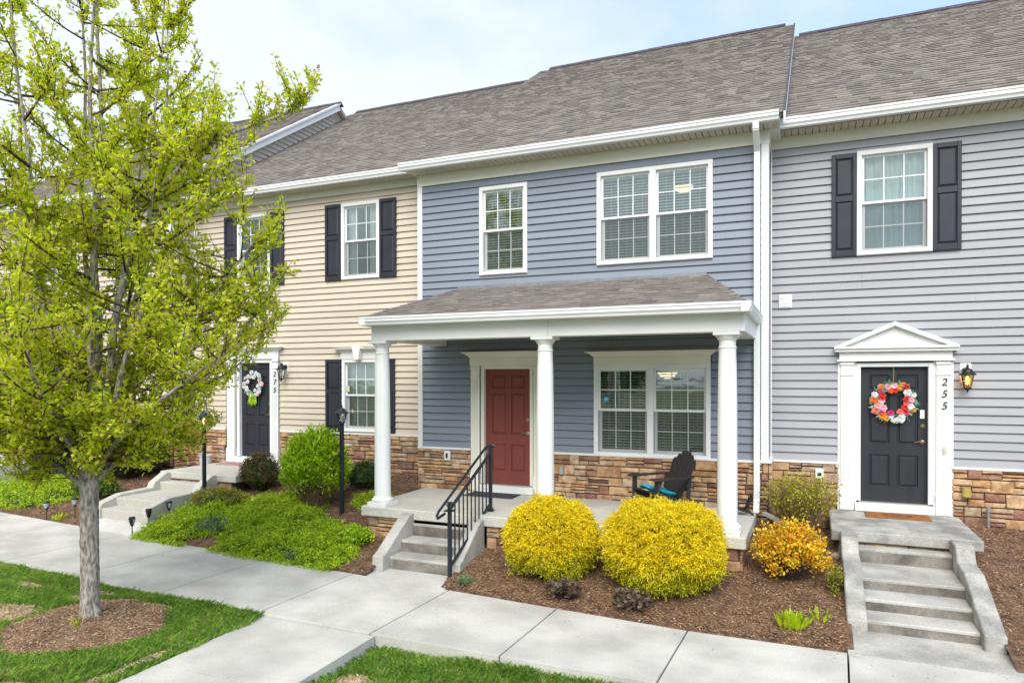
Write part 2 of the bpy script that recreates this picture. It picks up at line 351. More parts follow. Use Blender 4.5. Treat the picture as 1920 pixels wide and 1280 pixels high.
# ------------------------------------------------------------------ building helpers
def holes(x0, x1, rects, z0, z1):
    """free x intervals of a strip z0..z1 between rects (x0,x1,z0,z1)"""
    segs = [(x0, x1)]
    for r in rects:
        if r[2] < z1-.004 and r[3] > z0+.004:
            n = []
            for a, b in segs:
                if r[1] <= a or r[0] >= b: n.append((a, b)); continue
                if r[0] > a+.01: n.append((a, r[0]))
                if r[1] < b-.01: n.append((r[1], b))
            segs = n
    return segs
EXP = .127
def siding(parent, x0, x1, z0, z1, y, rects, m, seams=True, name='siding_board'):
    n = round((z1-z0)/EXP); e = (z1-z0)/n
    for i in range(n):
        a = z0+i*e; b = a+e; hit = [r for r in rects if r[2] < b-.004 and r[3] > a+.004]
        xe = sorted({x0, x1, *[min(max(q, x0), x1) for r in hit for q in r[:2]]}); runs = []
        for c0, c1 in zip(xe[:-1], xe[1:]):
            lo, hi = a, b
            for r in hit:
                if r[0] < c1-.001 and r[1] > c0+.001:
                    if r[2] > a+.004: hi = min(hi, r[2])
                    elif r[3] < b-.004: lo = max(lo, r[3])
                    else: hi = lo
            if hi-lo < .012: continue
            if runs and abs(runs[-1][1]-c0) < 1e-6 and runs[-1][2:] == (lo, hi): runs[-1] = (runs[-1][0], c1, lo, hi)
            else: runs.append((c0, c1, lo, hi))
        f = lambda z: y-.026+.022*(z-a)/e
        for s0, s1, p, q in runs:
            cuts = [s0]
            if seams and p == a and q == b and s1-s0 > 3.2: cuts.append(random.uniform(s0+1.0, s1-1.0))
            cuts.append(s1)
            for c0, c1 in zip(cuts[:-1], cuts[1:]):
                if p == a and q == b: poly = [(y-.026, a), (y-.027, a+.006), (y-.004, q-.013), (y+.014, q-.011), (y+.014, q), (y+.03, q), (y+.03, a)]
                else: poly = [(f(p), p), (f(q), q), (y+.03, q), (y+.03, p)]
                MB().prism(poly, c0+(.0015 if c0 > s0 else 0), c1).build(name, m, parent)
def backing(parent, x0, x1, z0, z1, y, rects, m, t=.1):
    b = MB(); zs = sorted({z0, z1, *[r[2] for r in rects], *[r[3] for r in rects]}); zs = [z for z in zs if z0 <= z <= z1]
    for p, q in zip(zs[:-1], zs[1:]):
        for s0, s1 in holes(x0, x1, rects, p, q): b.box(s0, s1, y+.032, y+.032+t, p, q)
    return b.build('wall', m, parent)
def stones(parent, x0, x1, z0f, z1, y, rects=(), seed=1, axis='x', flip=1):
    rs = random.Random(seed); z = z1
    zb = min(z0f(x0), z0f(x1))-.12
    if axis == 'x':
        mb_ = MB()
        for s0, s1 in holes(x0, x1, list(rects), zb, z1): mb_.box(s0, s1, y-.004, y+.1, zb, z1)
        mb_.build('mortar_backing', MORTAR, parent)
    else: MB().box(y-(.004 if flip < 0 else .1), y+(.1 if flip < 0 else .004), x0, x1, zb, z1).build('mortar_backing', MORTAR, parent)
    out = []
    while z > zb+.03:
        h = rs.choice([.145, .17, .19, .21]); h = min(h, max(.07, z-zb)); x = x0+rs.uniform(-.15, 0)
        while x < x1:
            wd = rs.uniform(.17, .42); r = rs.random(); c0, c1 = max(x, x0), min(x+wd, x1)
            if c1-c0 > .05:
                if r < .30: out.append((c0, c1, z-h, z))
                elif r < .85:
                    k = rs.uniform(.38, .62)*h; out.append((c0, c1, z-k, z))
                    if wd > .28 and rs.random() < .6:
                        mid = c0+(c1-c0)*rs.uniform(.35, .65); out += [(c0, mid, z-h, z-k), (mid, c1, z-h, z-k)]
                    else: out.append((c0, c1, z-h, z-k))
                else:
                    for q in range(3): out.append((c0, c1, z-h*(q+1)/3, z-h*q/3))
            x += wd
        z -= h
    n = 0
    for a, b, p, q in out:
        if b-a < .04: continue
        if q < min(z0f(a), z0f(b))-.02: continue
        if any(r[0] < b-.005 and r[1] > a+.005 and r[2] < q-.005 and r[3] > p+.005 for r in rects):
            cut = False
            for r in rects:
                if r[2] < q and r[3] > p:
                    if a < r[0] < b: b = r[0]; cut = True
                    elif a < r[1] < b: a = r[1]; cut = True
                    elif r[0] <= a and r[1] >= b: b = a
            if b-a < .05: continue
        g = .004; a += g; b -= g; p += g; q -= g; d = rs.uniform(.022, .05); e = min(.014, (q-p)*.22, (b-a)*.2)
        j = lambda s=.006: rs.uniform(-s, s)
        ring0 = [(a+j(.006),0,p+abs(j(.007))),(b+j(.006),0,p+abs(j(.007))),(b+j(.006),0,q-abs(j(.007))),(a+j(.006),0,q-abs(j(.007)))]
        ring1 = [(u,-d*.72+j(.003),v) for u,_,v in ring0]
        mx_, mz_ = (a+b)/2+j(.02), (p+q)/2+j(.01)
        ring2 = [(a+e+j(.004),-d+j(),p+e),(mx_,-d-.004+j(),p+e+j(.002)),(b-e+j(.004),-d+j(),p+e),(b-e,-d+j(),q-e),(mx_+j(.02),-d-.004+j(),q-e+j(.002)),(a+e,-d+j(),q-e)]
        vs = ring0+ring1+ring2+[(mx_, -d-.007+j(), mz_)]
        fs = [(0,1,5,4),(1,2,6,5),(2,3,7,6),(3,0,4,7),(4,5,10),(4,10,9),(4,9,8),(5,6,11,10),(6,7,12),(6,12,11),(7,13,12),(7,4,8,13),
              (8,9,14),(9,10,14),(10,11,14),(11,12,14),(12,13,14),(13,8,14)]
        m_ = MB()
        if axis == 'x': m_.add([(u, y+v_, w_) for u, v_, w_ in vs], fs)
        else: m_.add([(y-v_*flip*-1*-1 if flip > 0 else y+v_, u, w_) for u, v_, w_ in vs], fs if flip < 0 else [f[::-1] for f in fs])
        m_.build('stone', STONE, parent); n += 1
    return n
def ft(b, x0, x1, z0, z1, y0, y1, wdt):    # picture-frame of four bars
    b.box(x0, x1, y0, y1, z1-wdt, z1); b.box(x0, x1, y0, y1, z0, z0+wdt)
    b.box(x0, x0+wdt, y0, y1, z0+wdt, z1-wdt); b.box(x1-wdt, x1, y0, y1, z0+wdt, z1-wdt)
def window(parent, x0, x1, z0, z1, y, units=1, fill='blind', casing=.07, cols=3, lit=None, label=None, fade=1):
    fr = MB(); ft(fr, x0, x1, z0, z1, y-.045, y+.09, casing)
    fr.box(x0+.012, x1-.012, y-.058, y-.045, z0+.008, z0+.03)
    W = thing2('window', parent, ((x0+x1)/2, y, (z0+z1)/2)) if False else None
    frame = fr.build('window', WHITE, parent, bevel=.004, label=label)
    a0, a1 = x0+casing, x1-casing; mul = .10; zi0, zi1 = z0+casing, z1-casing
    uw = (a1-a0-mul*(units-1))/units; zm = (zi0+zi1)/2+.01
    if units > 1:
        for k in range(units-1): MB().box(a0+uw+k*(uw+mul), a0+uw+k*(uw+mul)+mul, y-.047, y+.088, zi0, zi1).build('mullion', WHITE, frame)
    for k in range(units):
        u0, u1 = a0+k*(uw+mul), a0+k*(uw+mul)+uw
        s = MB(); ft(s, u0, u1, zm-.018, zi1, y+.010, y+.045, .034); s.build('upper_sash', VINYLW, frame)
        s = MB(); ft(s, u0+.004, u1-.004, zi0, zm+.016, y+.048, y+.085, .046); s.build('lower_sash', VINYLW, frame)
        ug = MB(); lg = MB(); gu0, gu1 = u0+.034, u1-.034
        for c in range(1, cols):
            xx = gu0+(gu1-gu0)*c/cols; ug.box(xx-.008, xx+.008, y+.014, y+.0195, zm+.016, zi1-.034); lg.box(xx-.008, xx+.008, y+.050, y+.0575, zi0+.046, zm-.03)
        zu = (zm+.016+zi1-.034)/2; zl = (zi0+.046+zm-.03)/2
        ug.box(gu0, gu1, y+.0125, y+.0197, zu-.008, zu+.008); lg.box(gu0, gu1, y+.0485, y+.0577, zl-.008, zl+.008)
        ug.build('upper_grille', VINYLW, frame); lg.build('lower_grille', VINYLW, frame)
        MB().box(gu0, gu1, y+.020, y+.0235, zm+.016, zi1-.034).build('pane', GLASS, frame)
        MB().box(u0+.05, u1-.05, y+.058, y+.0615, zi0+.046, zm-.03).build('pane', GLASS, frame)
        sq = MB().add([(u0,y+.012,zi0),(u1,y+.012,zi0),(u1,y+.012,zm-.02),(u0,y+.012,zm-.02)], [(0,1,2,3)]); sq.build('insect_screen', SCREEN, frame)
        if fill == 'blind':
            b = MB(); z = zi1-.05; b.box(u0+.01, u1-.01, y+.10, y+.15, zi1-.05, zi1)
            tl = .62*fade
            while z > zi0+.02:
                dz = .045*math.sin(tl)/2+.001; dy = .022*math.cos(tl)
                b.add([(u0+.01,y+.125-dy,z-dz),(u1-.01,y+.125-dy,z-dz),(u1-.01,y+.125+dy,z+dz),(u0+.01,y+.125+dy,z+dz)], [(0,1,2,3)]); z -= .047
            for q in (.18, .5, .82): b.box(u0+(u1-u0)*q-.002, u0+(u1-u0)*q+.002, y+.098, y+.100, zi0, zi1)
            b.build('blind', BLIND, frame)
        elif fill == 'curtain' or fill == 'drawn':
            b = MB(); nn = 60; pts = []
            for q in range(nn+1):
                t = q/nn; xx = u0+(u1-u0)*t; pts.append((xx, y+.13+.018*math.sin(t*34+math.sin(t*9)*2)))
            vs = [(p[0], p[1], zi0) for p in pts]+[(p[0], p[1], zi1) for p in pts]
            fs = [(q, q+1, q+nn+2, q+nn+1) for q in range(nn) if fill == 'drawn' or q < nn*.30 or q > nn*.66]
            b.add(vs, fs).build('curtain', CURT, frame, smooth=True)
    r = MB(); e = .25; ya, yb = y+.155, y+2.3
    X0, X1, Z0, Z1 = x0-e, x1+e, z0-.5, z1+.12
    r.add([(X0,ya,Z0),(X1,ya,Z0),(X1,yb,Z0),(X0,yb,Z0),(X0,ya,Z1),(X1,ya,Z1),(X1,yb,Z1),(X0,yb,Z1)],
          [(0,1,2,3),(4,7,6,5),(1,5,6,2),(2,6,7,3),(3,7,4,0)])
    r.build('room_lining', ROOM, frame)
    return frame
def headcasing(parent, x0, x1, z0, h, y, cap=.13, m=None, key=False):
    m = m or WHITE; b = MB()
    b.box(x0, x1, y-.055, y+.01, z0, z0+h*.62)
    prof = [(x0, y-.055), (x0-cap*.35, y-.10), (x0-cap, y-.15)]
    zz = [z0+h*.62, z0+h*.8, z0+h*.93, z0+h]
    def ring(o): return [(x0-o, y-.055-o*.8), (x1+o, y-.055-o*.8), (x1+o, y+.01), (x0-o, y+.01)]
    for (o0, o1, a, c) in [(0.01, cap*.45, zz[0], zz[1]), (cap*.45, cap*.9, zz[1], zz[2]), (cap, cap, zz[2], zz[3])]:
        b.prism(ring(o0), a, c, 'z', end=ring(o1))
    o = b.build('head_casing', m, parent, bevel=.003)
    if key:
        k = MB(); xc = (x0+x1)/2
        k.prism([(xc-.06, z0-.02), (xc+.06, z0-.02), (xc+.10, z0+h+.04), (xc-.10, z0+h+.04)], y-.17, y-.045, 'y'); k.build('keystone', m, parent, bevel=.004)
    return o
def shutter(parent, x0, x1, z0, z1, y):
    b = MB(); b.box(x0, x1, y-.035, y-.012, z0, z1)
    s = b.build('shutter', NAVY, parent, bevel=.004); f = MB()
    zm = z0+(z1-z0)*.56; w_ = .052
    f.box(x0, x0+w_, y-.056, y-.035, z0, z1); f.box(x1-w_, x1, y-.056, y-.035, z0, z1)
    for a, c in ((z0, z0+.09), (zm-.045, zm+.045), (z1-.07, z1)): f.box(x0+w_, x1-w_, y-.056, y-.035, a, c)
    f.build('shutter_frame', NAVY, s, bevel=.003)
    for a, c in ((z0+.09, zm-.045), (zm+.045, z1-.07)):
        p = MB(); X0, X1, A, C_ = x0+w_+.008, x1-w_-.008, a+.008, c-.008; q = .028
        p.add([(X0,y-.036,A),(X1,y-.036,A),(X1,y-.036,C_),(X0,y-.036,C_),(X0+q,y-.052,A+q),(X1-q,y-.052,A+q),(X1-q,y-.052,C_-q),(X0+q,y-.052,C_-q)],
              [(0,1,5,4),(1,2,6,5),(2,3,7,6),(3,0,4,7),(4,5,6,7)]); p.build('raised_panel', NAVY, s)
def door(parent, x0, x1, z0, z1, y, m, hand=1, bolt=BRASS):
    d = MB(); st = .12*(x1-x0)/.9; mid = .10; W = x1-x0; H = z1-z0
    rows = [(z0+.23, z0+.23+H*.235), (z0+.23+H*.235+.17, z0+H*.80-.02), (z0+H*.80+.06, z1-.12)]
    cols_ = [(x0+st, x0+W/2-mid/2), (x0+W/2+mid/2, x1-st)]
    rects = [(a, b, p, q) for a, b in cols_ for p, q in rows]
    d.box(x0, x1, y+.021, y+.05, z0, z1)
    zs = sorted({z0, z1, *[r[2] for r in rects], *[r[3] for r in rects]})
    for p, q in zip(zs[:-1], zs[1:]):
        for a, b in holes(x0, x1, rects, p, q): d.box(a, b, y, y+.0212, p, q)
    o = d.build('door', m, parent)
    for a, b, p, q in rects:
        k = .012; j = .04; e = MB()
        e.add([(a,y+.0,p),(b,y+.0,p),(b,y+.0,q),(a,y+.0,q),(a+k,y+.0195,p+k),(b-k,y+.0195,p+k),(b-k,y+.0195,q-k),(a+k,y+.0195,q-k),
               (a+k*2,y+.019,p+k*2),(b-2*k,y+.019,p+k*2),(b-2*k,y+.019,q-k*2),(a+2*k,y+.019,q-2*k),(a+j,y+.002,p+j),(b-j,y+.002,p+j),(b-j,y+.002,q-j),(a+j,y+.002,q-j)],
              [(0,1,5,4),(1,2,6,5),(2,3,7,6),(3,0,4,7),(4,5,9,8),(5,6,10,9),(6,7,11,10),(7,4,8,11),(8,9,13,12),(9,10,14,13),(10,11,15,14),(11,8,12,15),(12,13,14,15)])
        e.build('door_panel', m, o)
    xk = x1-.065 if hand > 0 else x0+.065; zk = z0+.92; s = -1 if hand > 0 else 1
    h = MB(); h.lathe((0,0,0), [(.001,0),(.032,0),(.032,.01),(.012,.014),(.012,.05),(.001,.05)], 14)
    h.v = [(xk+v[0], y-v[2], zk+v[1]) for v in h.v]
    h.tube([(xk, y-.045, zk), (xk+s*.05, y-.05, zk+.006), (xk+s*.115, y-.045, zk-.006)], [.011,.010,.007], 8); h.build('door_handle', bolt, o, smooth=True)
    h = MB(); h.lathe((0,0,0), [(.001,0),(.032,0),(.030,.016),(.001,.018)], 14); h.v = [(xk+v[0], y-v[2], zk+.24+v[1]) for v in h.v]; h.build('deadbolt', bolt, o, smooth=True)
    return o
def gutter(parent, x0, x1, y, z1, end=True, name='gutter', h=.125, m=None, y0b=None):
    # K-style profile, y = front lip, open top
    b = y+.13
    prof = [(b, z1), (b, z1-h), (y+.045, z1-h), (y+.035, z1-h+.03), (y+.012, z1-h+.055), (y+.012, z1-.04), (y, z1-.025), (y, z1),
            (y+.008, z1), (y+.008, z1-.02), (y+.02, z1-.04), (y+.02, z1-h+.05), (y+.05, z1-h+.008), (b-.006, z1-h+.008), (b-.006, z1)]
    n = len(prof); g = MB(); g.add([(x0,*p) for p in prof]+[(x1,*p) for p in prof], [(i,(i+1)%n,(i+1)%n+n,i+n) for i in range(n)])
    for xx, dd in ((x0, .003), (x1, -.003)):
        g.prism(prof[:8], xx, xx+dd)
    return g.build(name, m or VINYLW, parent)
def soffit(parent, x0, x1, y0, y1, z, slat=.1, m=None):
    b = MB(); x = x0
    while x < x1-.01:
        q = min(x+slat, x1); b.box(x, q-.011, y0, y1, z, z+.008); b.box(q-.011, q, y0, y1, z+.03, z+.034); x = q
    return b.build('soffit', m or SOFFIT, parent)
def roofplane(parent, x0f, x1f, y0, z0, y1, z1, name='shingles', exp=.15, wid=(.10, .24), rg=None, zoff=0.):
    """courses of tabs as small wedges on a plane rising from (y0,z0) to (y1,z1)"""
    rg = rg or np.random.default_rng(5); Ls = math.hypot(y1-y0, z1-z0); uy, uz = (y1-y0)/Ls, (z1-z0)/Ls; ny_, nz_ = -uz, uy
    n = int(Ls/exp); V = []; F = []
    for i in range(n):
        s = i*Ls/n; e = s+Ls/n+.012; t = s/Ls; a, b = x0f(t), x1f(t); a2, b2 = x0f(min(1, e/Ls)), x1f(min(1, e/Ls)); x = a
        while x < b-.01:
            q = min(x+rg.uniform(*wid), b); 
            if b-q < .06: q = b
            th = rg.choice([.014, .022]); g = .0
            def mp_(xx, ss, hh): return (xx, y0+uy*ss+ny_*hh, z0+uz*ss+nz_*hh)
            xl2 = a2 if x == a else x; xr2 = b2 if q == b else q
            xl2 = max(xl2, a2); xr2 = min(xr2, b2)
            k = len(V)
            V += [mp_(x,s,th),mp_(q,s,th),mp_(xr2,e,.0015),mp_(xl2,e,.0015),mp_(x,s,-.004),mp_(q,s,-.004)]
            F += [(k,k+1,k+2,k+3),(k+4,k+5,k+1,k),(k+4,k,k+3,k+3),(k+5,k+2,k+1,k+1)]
            x = q
    b_ = MB(); b_.v = V; b_.f = [tuple(dict.fromkeys(f)) for f in F]
    return b_.build(name, SHINGLE, parent, kind='stuff')
def ridgecaps(parent, x0, x1, y, z, tilt=0):
    b = MB(); x = x0; k = 0
    while x < x1:
        q = min(x+.9, x1); h = .028+.006*(k % 2)
        b.prism([(y-.13, z-.075), (y, z+h-.0), (y+.13, z-.075), (y+.12, z-.10), (y, z-.02), (y-.12, z-.10)], x, q); x = q; k += 1
    return b.build('ridge_cap', RIDGE, parent)
def house_shell(parent, x0, x1, y, zc, roof, left_gable=True, m=None, thick=.05):
    """side walls, back wall and roof deck; roof = (ye, ze, yr, zr, xa, xb)"""
    ye, ze, yr, zr, xa, xb = roof; yb = 2*yr-ye-.5; sl = (zr-ze)/(yr-ye)
    z_at = lambda yy: (ze+(yy-ye)*sl if yy < yr else zr-(yy-yr)*sl)-.12
    b = MB()
    for xx in (x0+.02, x1-.14):
        b.prism([(y+.14, 0), (yb, 0), (yb, z_at(yb)), (yr, z_at(yr)), (y+.14, z_at(y+.14))], xx, xx+.12)
    b.box(x0+.14, x1-.14, yb-.14, yb-.02, 0, z_at(yb))
    b.build('party_wall', m or S_BEIGE, parent)
    d = MB(); nz = thick
    d.prism([(ye, ze), (yr, zr), (2*yr-ye, ze), (2*yr-ye, ze-nz), (yr, zr-nz), (ye, ze-nz)], xa, xb); 
    # the front face of the deck sits just under the shingles
    d.v = [(a_, b_, c_-.006) for a_, b_, c_ in d.v]
    d.build('roof_deck', UNDER, parent)
def digits(txt, x, z, y, h, dz, parent, m):
    for i, ch in enumerate(txt):
        cu_ = bpy.data.curves.new('tmp', 'FONT'); cu_.body = ch; cu_.size = h*1.35; cu_.shear = .22; cu_.extrude = .003; cu_.align_x = 'CENTER'; cu_.resolution_u = 4
        to = bpy.data.objects.new('tmp', cu_); COL.objects.link(to)
        me = bpy.data.meshes.new_from_object(to.evaluated_get(bpy.context.evaluated_depsgraph_get())); 
        V = [(x+v.co.x, y-v.co.z, z-i*dz+v.co.y) for v in me.vertices]; F = [tuple(p.vertices) for p in me.polygons]
        bpy.data.objects.remove(to); b = MB(); b.v = V; b.f = F; b.build('house_digit', m, parent)

# ================================================================== BLUE HOUSE
ZT = 1.47
BH = thing('townhouse', 'blue-grey sided townhouse with red front door, in the middle of the row', 'house', (-3.7, 3, 0), group='row of townhouses')
BX0, BX1 = -6.68, -.69
win_b = [(-5.49, -4.56, 4.62, 6.21), (-3.30, -1.41, 4.66, 6.22), (-3.35, -1.44, 1.47, 3.0)]
doorhole = (-5.62, -4.42, .70, 3.07)
rb = win_b+[(-3.36, -1.42, 2.98, 3.2), doorhole]
siding(BH, BX0, BX1, ZT+.03, 6.36, 0, rb, S_BLUE)
backing(BH, BX0-.1, BX1+.11, .3, 6.62, 0, win_b+[doorhole], S_BLUE)
stones(BH, BX0-.1, BX1+.11, lambda x: .74 if -6.6 < x < -.75 else .62, ZT, .0, [(-5.66, -4.38, 0, 9)], seed=4)
stones(BH, .0, .57, lambda x: .55, ZT, BX1+.114, seed=8, axis='y', flip=1)
MB().box(BX0-.1, -5.67, -.05, .02, ZT-.005, ZT+.033).box(-4.26, BX1, -.05, .02, ZT-.005, ZT+.033).box(BX1, BX1+.16, -.05, .56, ZT-.005, ZT+.033).build('water_table_trim', WHITE, BH, bevel=.003)
MB().box(BX0-.1, BX0, -.03, .02, ZT+.033, 6.36).box(BX0-.1, BX0-.09, .02, .5, ZT+.033, 6.36).build('corner_board', WHITE, BH, bevel=.003)
MB().box(BX1, BX1+.11, -.03, .02, ZT+.033, 6.36).box(BX1+.095, BX1+.11, .02, .18, ZT+.033, 6.36).build('corner_board', WHITE, BH, bevel=.003)
MB().box(BX1+.085, BX1+.10, .53, .565, ZT+.033, 6.36).build('corner_channel', WHITE, BH)
n_ = 38; e_ = (6.36-ZT-.03)/n_
for i in range(n_):
    a = ZT+.03+i*e_; MB().prism([(BX1+.10, a), (BX1+.10, a+e_), (BX1+.088, a+e_), (BX1+.05, a+e_), (BX1+.05, a), (BX1+.104, a)], .18, .53, 'y').build('siding_board', S_GREY, BH)
MB().box(BX0-.1, BX1+.12, -.035, .03, 6.36, 6.57).build('frieze_board', CREAM, BH, bevel=.003)
MB().box(BX1+.08, BX1+.12, .03, .56, 6.36, 6.57).build('frieze_return', CREAM, BH)
soffit(BH, BX0-.16, -.42, -.34, -.036, 6.565)
window(BH, *win_b[0], 0, 1, 'blind')
f2 = window(BH, *win_b[1], 0, 2, 'blind')
f3 = window(BH, *win_b[2], 0, 2, 'blind', fade=.55)
headcasing(BH, -3.35, -1.44, 3.0, .22, 0, m=CREAM)
st_ = MB(); st_.lathe((0,0,0), [(.001,0),(.045,0),(.045,.002),(.001,.0021)], 20); st_.v = [(-3.15+v[0], -.001+.0125-v[2], 2.42+v[1]) for v in st_.v]; st_.build('round_sticker', BLUEST, f3)
tb = MB(); tb.box(-3.17, -3.158, .007, .009, 2.41, 2.432).box(-3.154, -3.142, .007, .009, 2.41, 2.432).box(-3.138, -3.126, .007, .009, 2.41, 2.432); tb.build('sticker_mark', PLASTW, f3)
# red door with surround
dy = .07
door(BH, -5.41, -4.52, .88, 2.94, dy, DOORR, 1, STEEL)
b = MB(); b.box(-5.47, -5.41, -.02, .12, .88, 3.0).box(-4.52, -4.46, -.02, .12, .88, 3.0).box(-5.41, -4.52, -.02, .12, 2.94, 3.0); b.build('door_frame', CREAM, BH, bevel=.003)
MB().box(-5.50, -4.43, -.13, .12, .745, .865).build('door_sill', WHITE, BH, bevel=.006)
MB().box(-5.46, -4.47, -.03, .08, .865, .885).build('threshold', STEEL, BH)
def pilaster(parent, x0, x1, z0, z1, y, m):
    b = MB(); b.box(x0, x1, y-.05, y+.01, z0, z1); nfl = 4; w_ = (x1-x0-.05)/nfl
    for k in range(nfl): b.box(x0+.027+k*w_, x0+.027+k*w_+w_*.55, y-.058, y-.05, z0+.34, z1-.26)
    b.box(x0-.01, x1+.01, y-.07, y+.01, z0, z0+.30); b.box(x0-.006, x1+.006, y-.065, y+.01, z1-.22, z1-.20); b.box(x0-.008, x1+.008, y-.068, y+.01, z1-.06, z1-.02)
    return b.build('pilaster', m, parent, bevel=.004)
pilaster(BH, -5.66, -5.49, .745, 3.0, 0, CREAM); pilaster(BH, -4.44, -4.27, .745, 3.0, 0, CREAM)
headcasing(BH, -5.68, -4.25, 3.0, .25, 0, m=CREAM)
# roof
BR = (-.36, 6.68, 6.8, 11.28, -6.88, -.36)
house_shell(BH, BX0-.09, BX1+.1, 0, 0, BR, m=S_BLUE)
roofplane(BH, lambda t: -6.88, lambda t: -.36, -.37, 6.685, 6.8, 11.29)
ridgecaps(BH, -6.6, -.55, 6.8, 11.33)
gutter(BH, -6.94, -.42, -.47, 6.70)
MB().box(-6.9, -.44, -.345, -.32, 6.57, 6.67).build('fascia', VINYLW, BH)
b = MB(); b.prism([(-.36, 6.55), (6.8, 11.14), (6.8, 11.30), (-.36, 6.70)], -.36, -.335); b.build('rake_board', WHITE, BH)
b = MB(); b.prism([(-.36, 6.70), (6.8, 11.30), (6.8, 11.325), (-.36, 6.725)], -.362, -.333); b.build('rake_flashing', mat('rake flashing', (.055,.055,.06), .5, .1, 5), BH)
b = MB(); b.prism([(.26, 6.72), (6.8, 10.98), (6.8, 11.15), (.26, 6.94)], -.45, -.362); b.build('rake_wall', UNDER, BH)
b = MB(); b.prism([(-.345, 6.565), (.56, 6.565), (.56, 7.1), (.24, 7.05), (-.345, 6.66)], -.60, -.425); b.build('eave_return', WHITE, BH)
# downspout
d = MB()
def sq(b, pts, a=.045, c=.03):
    for p, q in zip(pts[:-1], pts[1:]):
        p = Vector(p); q = Vector(q); t = (q-p).normalized(); s = Vector((1,0,0)); u = t.cross(s).normalized()
        vs = []
        for e in (p-t*.004, q+t*.004):
            for i, j in ((-1,-1),(1,-1),(1,1),(-1,1)): vs.append(tuple(e+s*a*i+u*c*j))
        b.add(vs, [(0,1,2,3)[::-1],(4,5,6,7),(0,1,5,4),(1,2,6,5),(2,3,7,6),(3,0,4,7)])
sq(d, [(-.745,-.40,6.60),(-.745,-.39,6.48),(-.745,-.09,6.24),(-.745,-.085,4.0),(-.745,-.085,.92),(-.745,-.22,.72)])
d.build('downspout', VINYLW, BH, bevel=.006)
# small fittings on the stone
b = MB(); b.box(-6.20, -6.08, -.075, -.03, 1.27, 1.44); o = b.build('outlet_box', PLASTW, BH, bevel=.006); MB().box(-6.16, -6.12, -.082, -.074, 1.31, 1.40).build('outlet_socket', BLACK, o)
MB().box(-3.95, -3.89, -.075, -.03, 1.12, 1.25).build('meter_plate', PLASTG, BH, bevel=.004)

# ================================================================== PORCH
PH = thing('porch', 'white front porch with three round columns and a shingled hip roof before the red door', 'porch', (-3.7, -1.1, .3))
MB().box(-6.60, -.74, -2.10, -.055, .585, .74).build('porch_floor', CONCP, PH, bevel=.012)
stones(PH, -6.52, -5.86, lambda x: gh(x, -2.0)-.02, .585, -2.0, seed=21)
stones(PH, -4.42, -.82, lambda x: gh(x, -2.0)-.02, .585, -2.0, seed=22)
stones(PH, -2.0, -.03, lambda x: .3, .585, -.82, seed=23, axis='y', flip=1)
def column(xc, yc):
    H = 3.37-.74; z = .74; c = MB()
    prof = [(.130, .14), (.128, .6), (.127, 1.1), (.123, 1.7), (.116, 2.2), (.110, H-.30), (.110, H-.20)]
    sh_ = MB().lathe((xc, yc, z), prof, 32, cap=False).build('column', WHITE, PH, smooth=True)
    MB().box(xc-.175, xc+.175, yc-.175, yc+.175, z, z+.065).lathe((xc, yc, z), [(.165,.066),(.175,.085),(.172,.105),(.150,.118),(.142,.122),(.140,.140),(.128,.150),(.125,.152)], 32).build('column_base', WHITE, sh_, smooth=True, bevel=.003)
    MB().lathe((xc, yc, z), [(.104,H-.21),(.118,H-.205),(.120,H-.195),(.106,H-.185),(.106,H-.11),(.118,H-.10),(.122,H-.09),(.150,H-.055),(.158,H-.045),(.158,H-.04)], 32).box(xc-.165, xc+.165, yc-.165, yc+.165, z+H-.04, z+H).build('column_capital', WHITE, sh_, smooth=True)
for xc in (-6.32, -3.53, -.99): column(xc, -1.90)
MB().box(-6.42, -3.432, -2.06, -1.78, 3.37, 3.60).box(-3.428, -.76, -2.06, -1.78, 3.37, 3.60).box(-6.42, -6.16, -1.78, -.03, 3.37, 3.60).box(-1.04, -.76, -1.78, -.03, 3.372, 3.60).build('beam', WHITE, PH, bevel=.004)
MB().box(-6.16, -1.04, -1.78, -.02, 3.50, 3.53).build('porch_ceiling', mat('porch ceiling', (.62,.62,.58), .6, .03, 3), PH)
MB().box(-6.50, -.70, -2.20, -.03, 3.600, 3.625).build('porch_soffit', WHITE, PH)
gx0, gx1, gy = -6.50, -.66, -2.32
gutter(PH, gx0, gx1, gy, 3.73)
# side gutters (the same profile turned)
def side_gutter(x, sgn, y0, y1, z1, h=.125):
    p = [(x,z1),(x,z1-.025),(x-sgn*.012,z1-.04),(x-sgn*.012,z1-h+.055),(x-sgn*.045,z1-h),(x-sgn*.13,z1-h),(x-sgn*.13,z1)]
    return MB().prism(p, y0, y1, 'y').build('gutter', VINYLW, PH)
side_gutter(gx0-.004, -1, gy+.004, -.03, 3.728); side_gutter(gx1+.004, 1, gy+.004, -.03, 3.728)
ye, ze, yr, zr = -2.22, 3.735, -.02, 4.40
le, re, la, ra = -6.42, -.74, -5.93, -1.50
roofplane(PH, lambda t: le+(la-le)*t, lambda t: re+(ra-re)*t, ye, ze, yr, zr, rg=np.random.default_rng(9))
b = MB(); b.add([(le,ye,ze-.01),(re,ye,ze-.01),(ra,yr,zr-.01),(la,yr,zr-.01),(le,yr,ze-.01),(re,yr,ze-.01)], [(0,1,2,3),(0,3,4),(1,5,2),(0,4,5,1)]); b.build('roof_deck', UNDER, PH)
V = []; F = []
rgx = np.random.default_rng(3)
